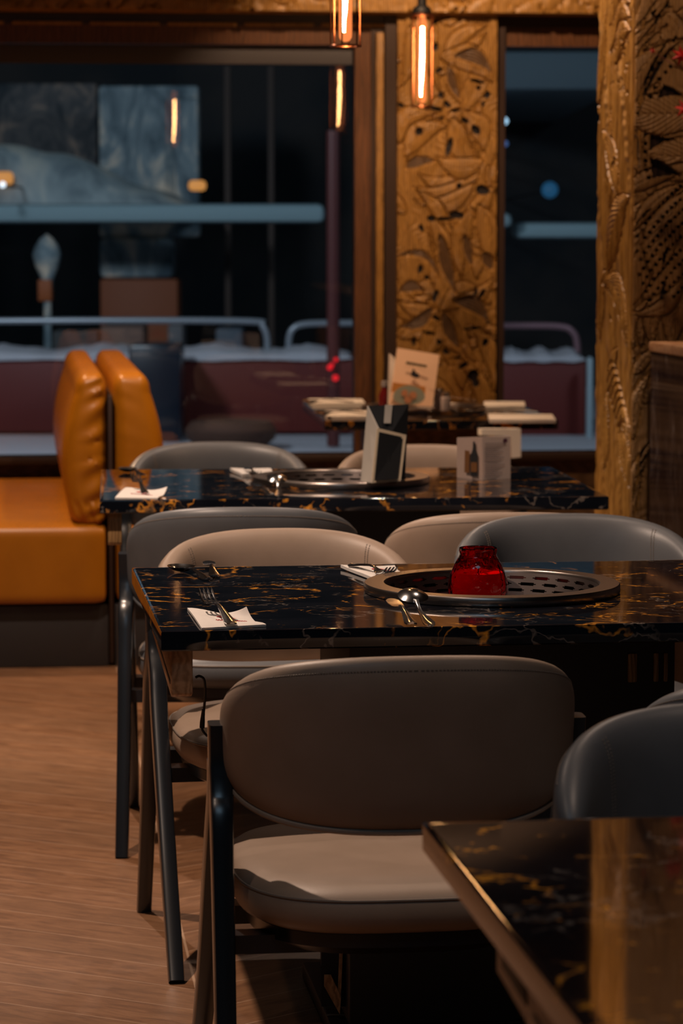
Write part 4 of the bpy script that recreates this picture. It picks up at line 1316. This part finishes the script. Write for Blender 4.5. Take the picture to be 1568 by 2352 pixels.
# items behind the railing
for i, (x0, x1, y0, y1, c_, lb) in enumerate([(230, 330, 748, 778, (.16, .09, .07), 'brownish box on the terrace behind the railing, left'), (385, 420, 745, 790, (.12, .12, .13), 'grey crate behind the railing'), (495, 556, 755, 800, (.10, .12, .15), 'dim blue grey crate behind the railing, right'), (120, 225, 760, 796, (.05, .05, .05), 'dark low box behind the railing at the far left')]):
    tag(obox('terrace_box', 'x', 'x', x0, x1, y0, y1, 21.0, .5, mat('box_paint', c_, .7), ground=True), lb, 'box')
tag(obox('dark_bin', 'x', 'x', 296, 414, 792, 976, 19.2, .5, mat('navy_paint', (.006, .011, .022), .35), ground=True), 'dark blue bin standing in front of the planter behind the orange bench', 'bin')
bm = bmesh.new(); pc = at(530, 958, 18.6); pc.z = .10; lathe(bm, [(0, -.10), (.22, -.10), (.29, -.04), (.30, .02), (.26, .07), (.15, .08), (0, .08)], 40, pc)
tag(link('round_bowl', bm, mat('brown_bowl', (.085, .035, .02), .8)), 'low brown round bowl planter on the snow outside', 'planter')
bm = bmesh.new(); a = at(765, 1020, 18.7); tube(bm, [(a.x, a.y, 0), (a.x, a.y, at(765, 300, 18.7).z)], .042, 16)
pp = link('red_post', bm, mat('dark_red_paint', (.10, .022, .02), .4)); tag(pp, 'dark red post with small red lights outside the big window', 'post')
bm = bmesh.new()
for x, y, r_ in ((757, 844, .018), (771, 826, .014), (770, 868, .020), (762, 838, .012)): bmesh.ops.create_icosphere(bm, subdivisions=2, radius=r_, matrix=Matrix.Translation(at(x, y, 18.64)))
l = link('red_lights', bm, emis('red_light', (1, .01, .02), .8), pp); l['label'] = 'small glowing red lights'
# picture screens and ice sculpture
def mural(name, c1, c2, c3, sc):
    m = mat(name, c2, .7); v = coords(m, (1, 1, .6)); a = noise(m, v, sc, 5, .6, 1.2)
    lk(m, ramp(m, a.outputs[0], [(.35, c1), (.52, c2), (.66, c3)]), bsdf(m).inputs['Base Color']); return m


mu1 = mural('frosty_picture', (.06, .10, .13), (.26, .33, .36), (.90, .74, .58), 3.4)
mu2 = mural('rocky_picture', (.03, .04, .05), (.14, .13, .13), (.45, .32, .24), 4.5)
ic = thing('ice_display', 'tall frosty display panel with an arched foot on a rust base outside', 'display', at(330, 735, 22.6))
e = obox('panel', None, None, 228, 456, 196, 545, 22.85, .25, mu1, None, .03); e2 = obox('arched_foot', None, None, 228, 398, 546, 640, 22.75, .3, mu1, None, .05)
e3 = obox('base', None, None, 230, 408, 641, 742, 22.65, .5, mat('rust_paint', (.30, .07, .015), .6), None, .02, ground=True)
e4 = obox('side_wing', None, None, 400, 456, 225, 545, 22.7, .1, mu1, None, .03)
for q in (e, e2, e3, e4): q.parent = ic; q.matrix_parent_inverse = Matrix.Translation(ic.location).inverted()
tag(obox('rock_panel', 'x', 'x', -150, 222, 190, 470, 24.5, .2, mu2, None, .03), 'dark rocky picture panel behind the snow mound, far left outside', 'display')
# snow mound
bm = bmesh.new(); outl = [(-200, 350), (-60, 330), (20, 328), (90, 345), (150, 352), (230, 385), (300, 420), (380, 440), (460, 478)]
top = spline([at(x, y, 22.0) for x, y in outl], 6)
rows = []; MB = at(300, 505, 22.0).z
for p in top: rows.append([bm.verts.new((p.x, 22.0 + .45 * (1 - math.cos(t)), MB + max(.01, p.z - MB) * (math.sin(t) if k else 0))) for k, t in enumerate([0, .25, .6, 1.0, 1.4, 1.57])] + [bm.verts.new((p.x, 22.55, MB))])
for A, B in zip(rows, rows[1:]):
    for k in range(6): bm.faces.new((A[k], A[k + 1], B[k + 1], B[k]))
    bm.faces.new((A[6], A[0], B[0], B[6]))
bm.faces.new(rows[0]); bm.faces.new(rows[-1])
tag(link('snow_mound', bm, mural('dim_snow', (.22, .28, .31), (.42, .50, .52), (.70, .70, .62), 2.2)), 'curved snow mound sloping to the right at the left of the big window view', 'snow')
st = thing('small_statue', 'small pale statue on a rust coloured foot, far left outside', 'statue', at(100, 690, 21.8))
bm = bmesh.new(); c_ = at(102, 0, 21.8); lathe(bm, [(0, 0), (.03, 0), (.03, at(0, 692, 21.8).z), (.045, at(0, 642, 21.8).z), (.09, at(0, 610, 21.8).z), (.11, at(0, 585, 21.8).z), (.09, at(0, 565, 21.8).z), (.05, at(0, 548, 21.8).z), (0, at(0, 536, 21.8).z)], 20, (c_.x, 21.8, 0))
q = link('figure', bm, mu1, st); q.matrix_parent_inverse = Matrix.Translation(st.location).inverted()
q = obox('foot', None, None, 87, 118, 642, 692, 21.75, .12, mat('rust_paint_small', (.42, .10, .02), .6), None, .01); q.parent = st; q.matrix_parent_inverse = Matrix.Translation(st.location).inverted()
# lamps outside
for x0, x1, y0, y1, lb in ((-25, 28, 394, 424, 'glowing amber lamp at the far left outside'), (432, 472, 414, 438, 'glowing amber lamp right of the frosty panel outside')):
    tag(obox('amber_lamp', 'x', 'x', x0, x1, y0, y1, 21.9, .1, emis('amber_glow', (1, .42, .10), .55), None, .03), lb, 'lamp', 'amber lamps outside')
for x, y, r_, c_, s_, lb in ((6, 424, .022, (.8, .9, 1), 1.6, 'tiny white light beside the far left amber lamp'), (1158, 278, .026, (.45, .75, 1), 1.2, 'tiny bluish white light high in the small window'), (1262, 436, .06, (.02, .12, .26), .45, 'soft blue lamp in the middle of the small window'), (1160, 330, .02, (.1, .2, .5), .5, 'faint blue light below the bluish white one')):
    bm = bmesh.new(); bmesh.ops.create_icosphere(bm, subdivisions=3, radius=r_, matrix=Matrix.Translation(at(x, y, 20.8)))
    tag(link('distant_light', bm, emis('distant_glow', c_, s_)), lb, 'light')
for x in (522, 622): tag(obox('facade_post', 'x', 'x', x - 7, x + 7, 150, 470, 23.0, .1, mat('post_brown', (.06, .035, .025), .7), 'thin brown posts outside', .01, ground=True), 'thin brown post outside, %s of the pair right of the frosty panel' % ('left' if x < 600 else 'right'), 'post')
for o in list(bpy.data.objects):
    if o.get('label') == 'x': del o['label']

# dark brackets that carry the small lights and the snow lump from the facade outside
for o in list(bpy.data.objects):
    if o.name.split('.')[0] in ('distant_light', 'amber_lamp', 'snow_lump') and o.parent is None:
        xs = [v.co for v in o.data.vertices]; c = sum(xs, Vector()) / len(xs); zb = min(v.z for v in xs)
        bm = bmesh.new(); tube(bm, [(c.x, c.y + .01, c.z), (c.x, 26.36, c.z)], .008, 8)
        link('bracket', bm, M['void'], o)
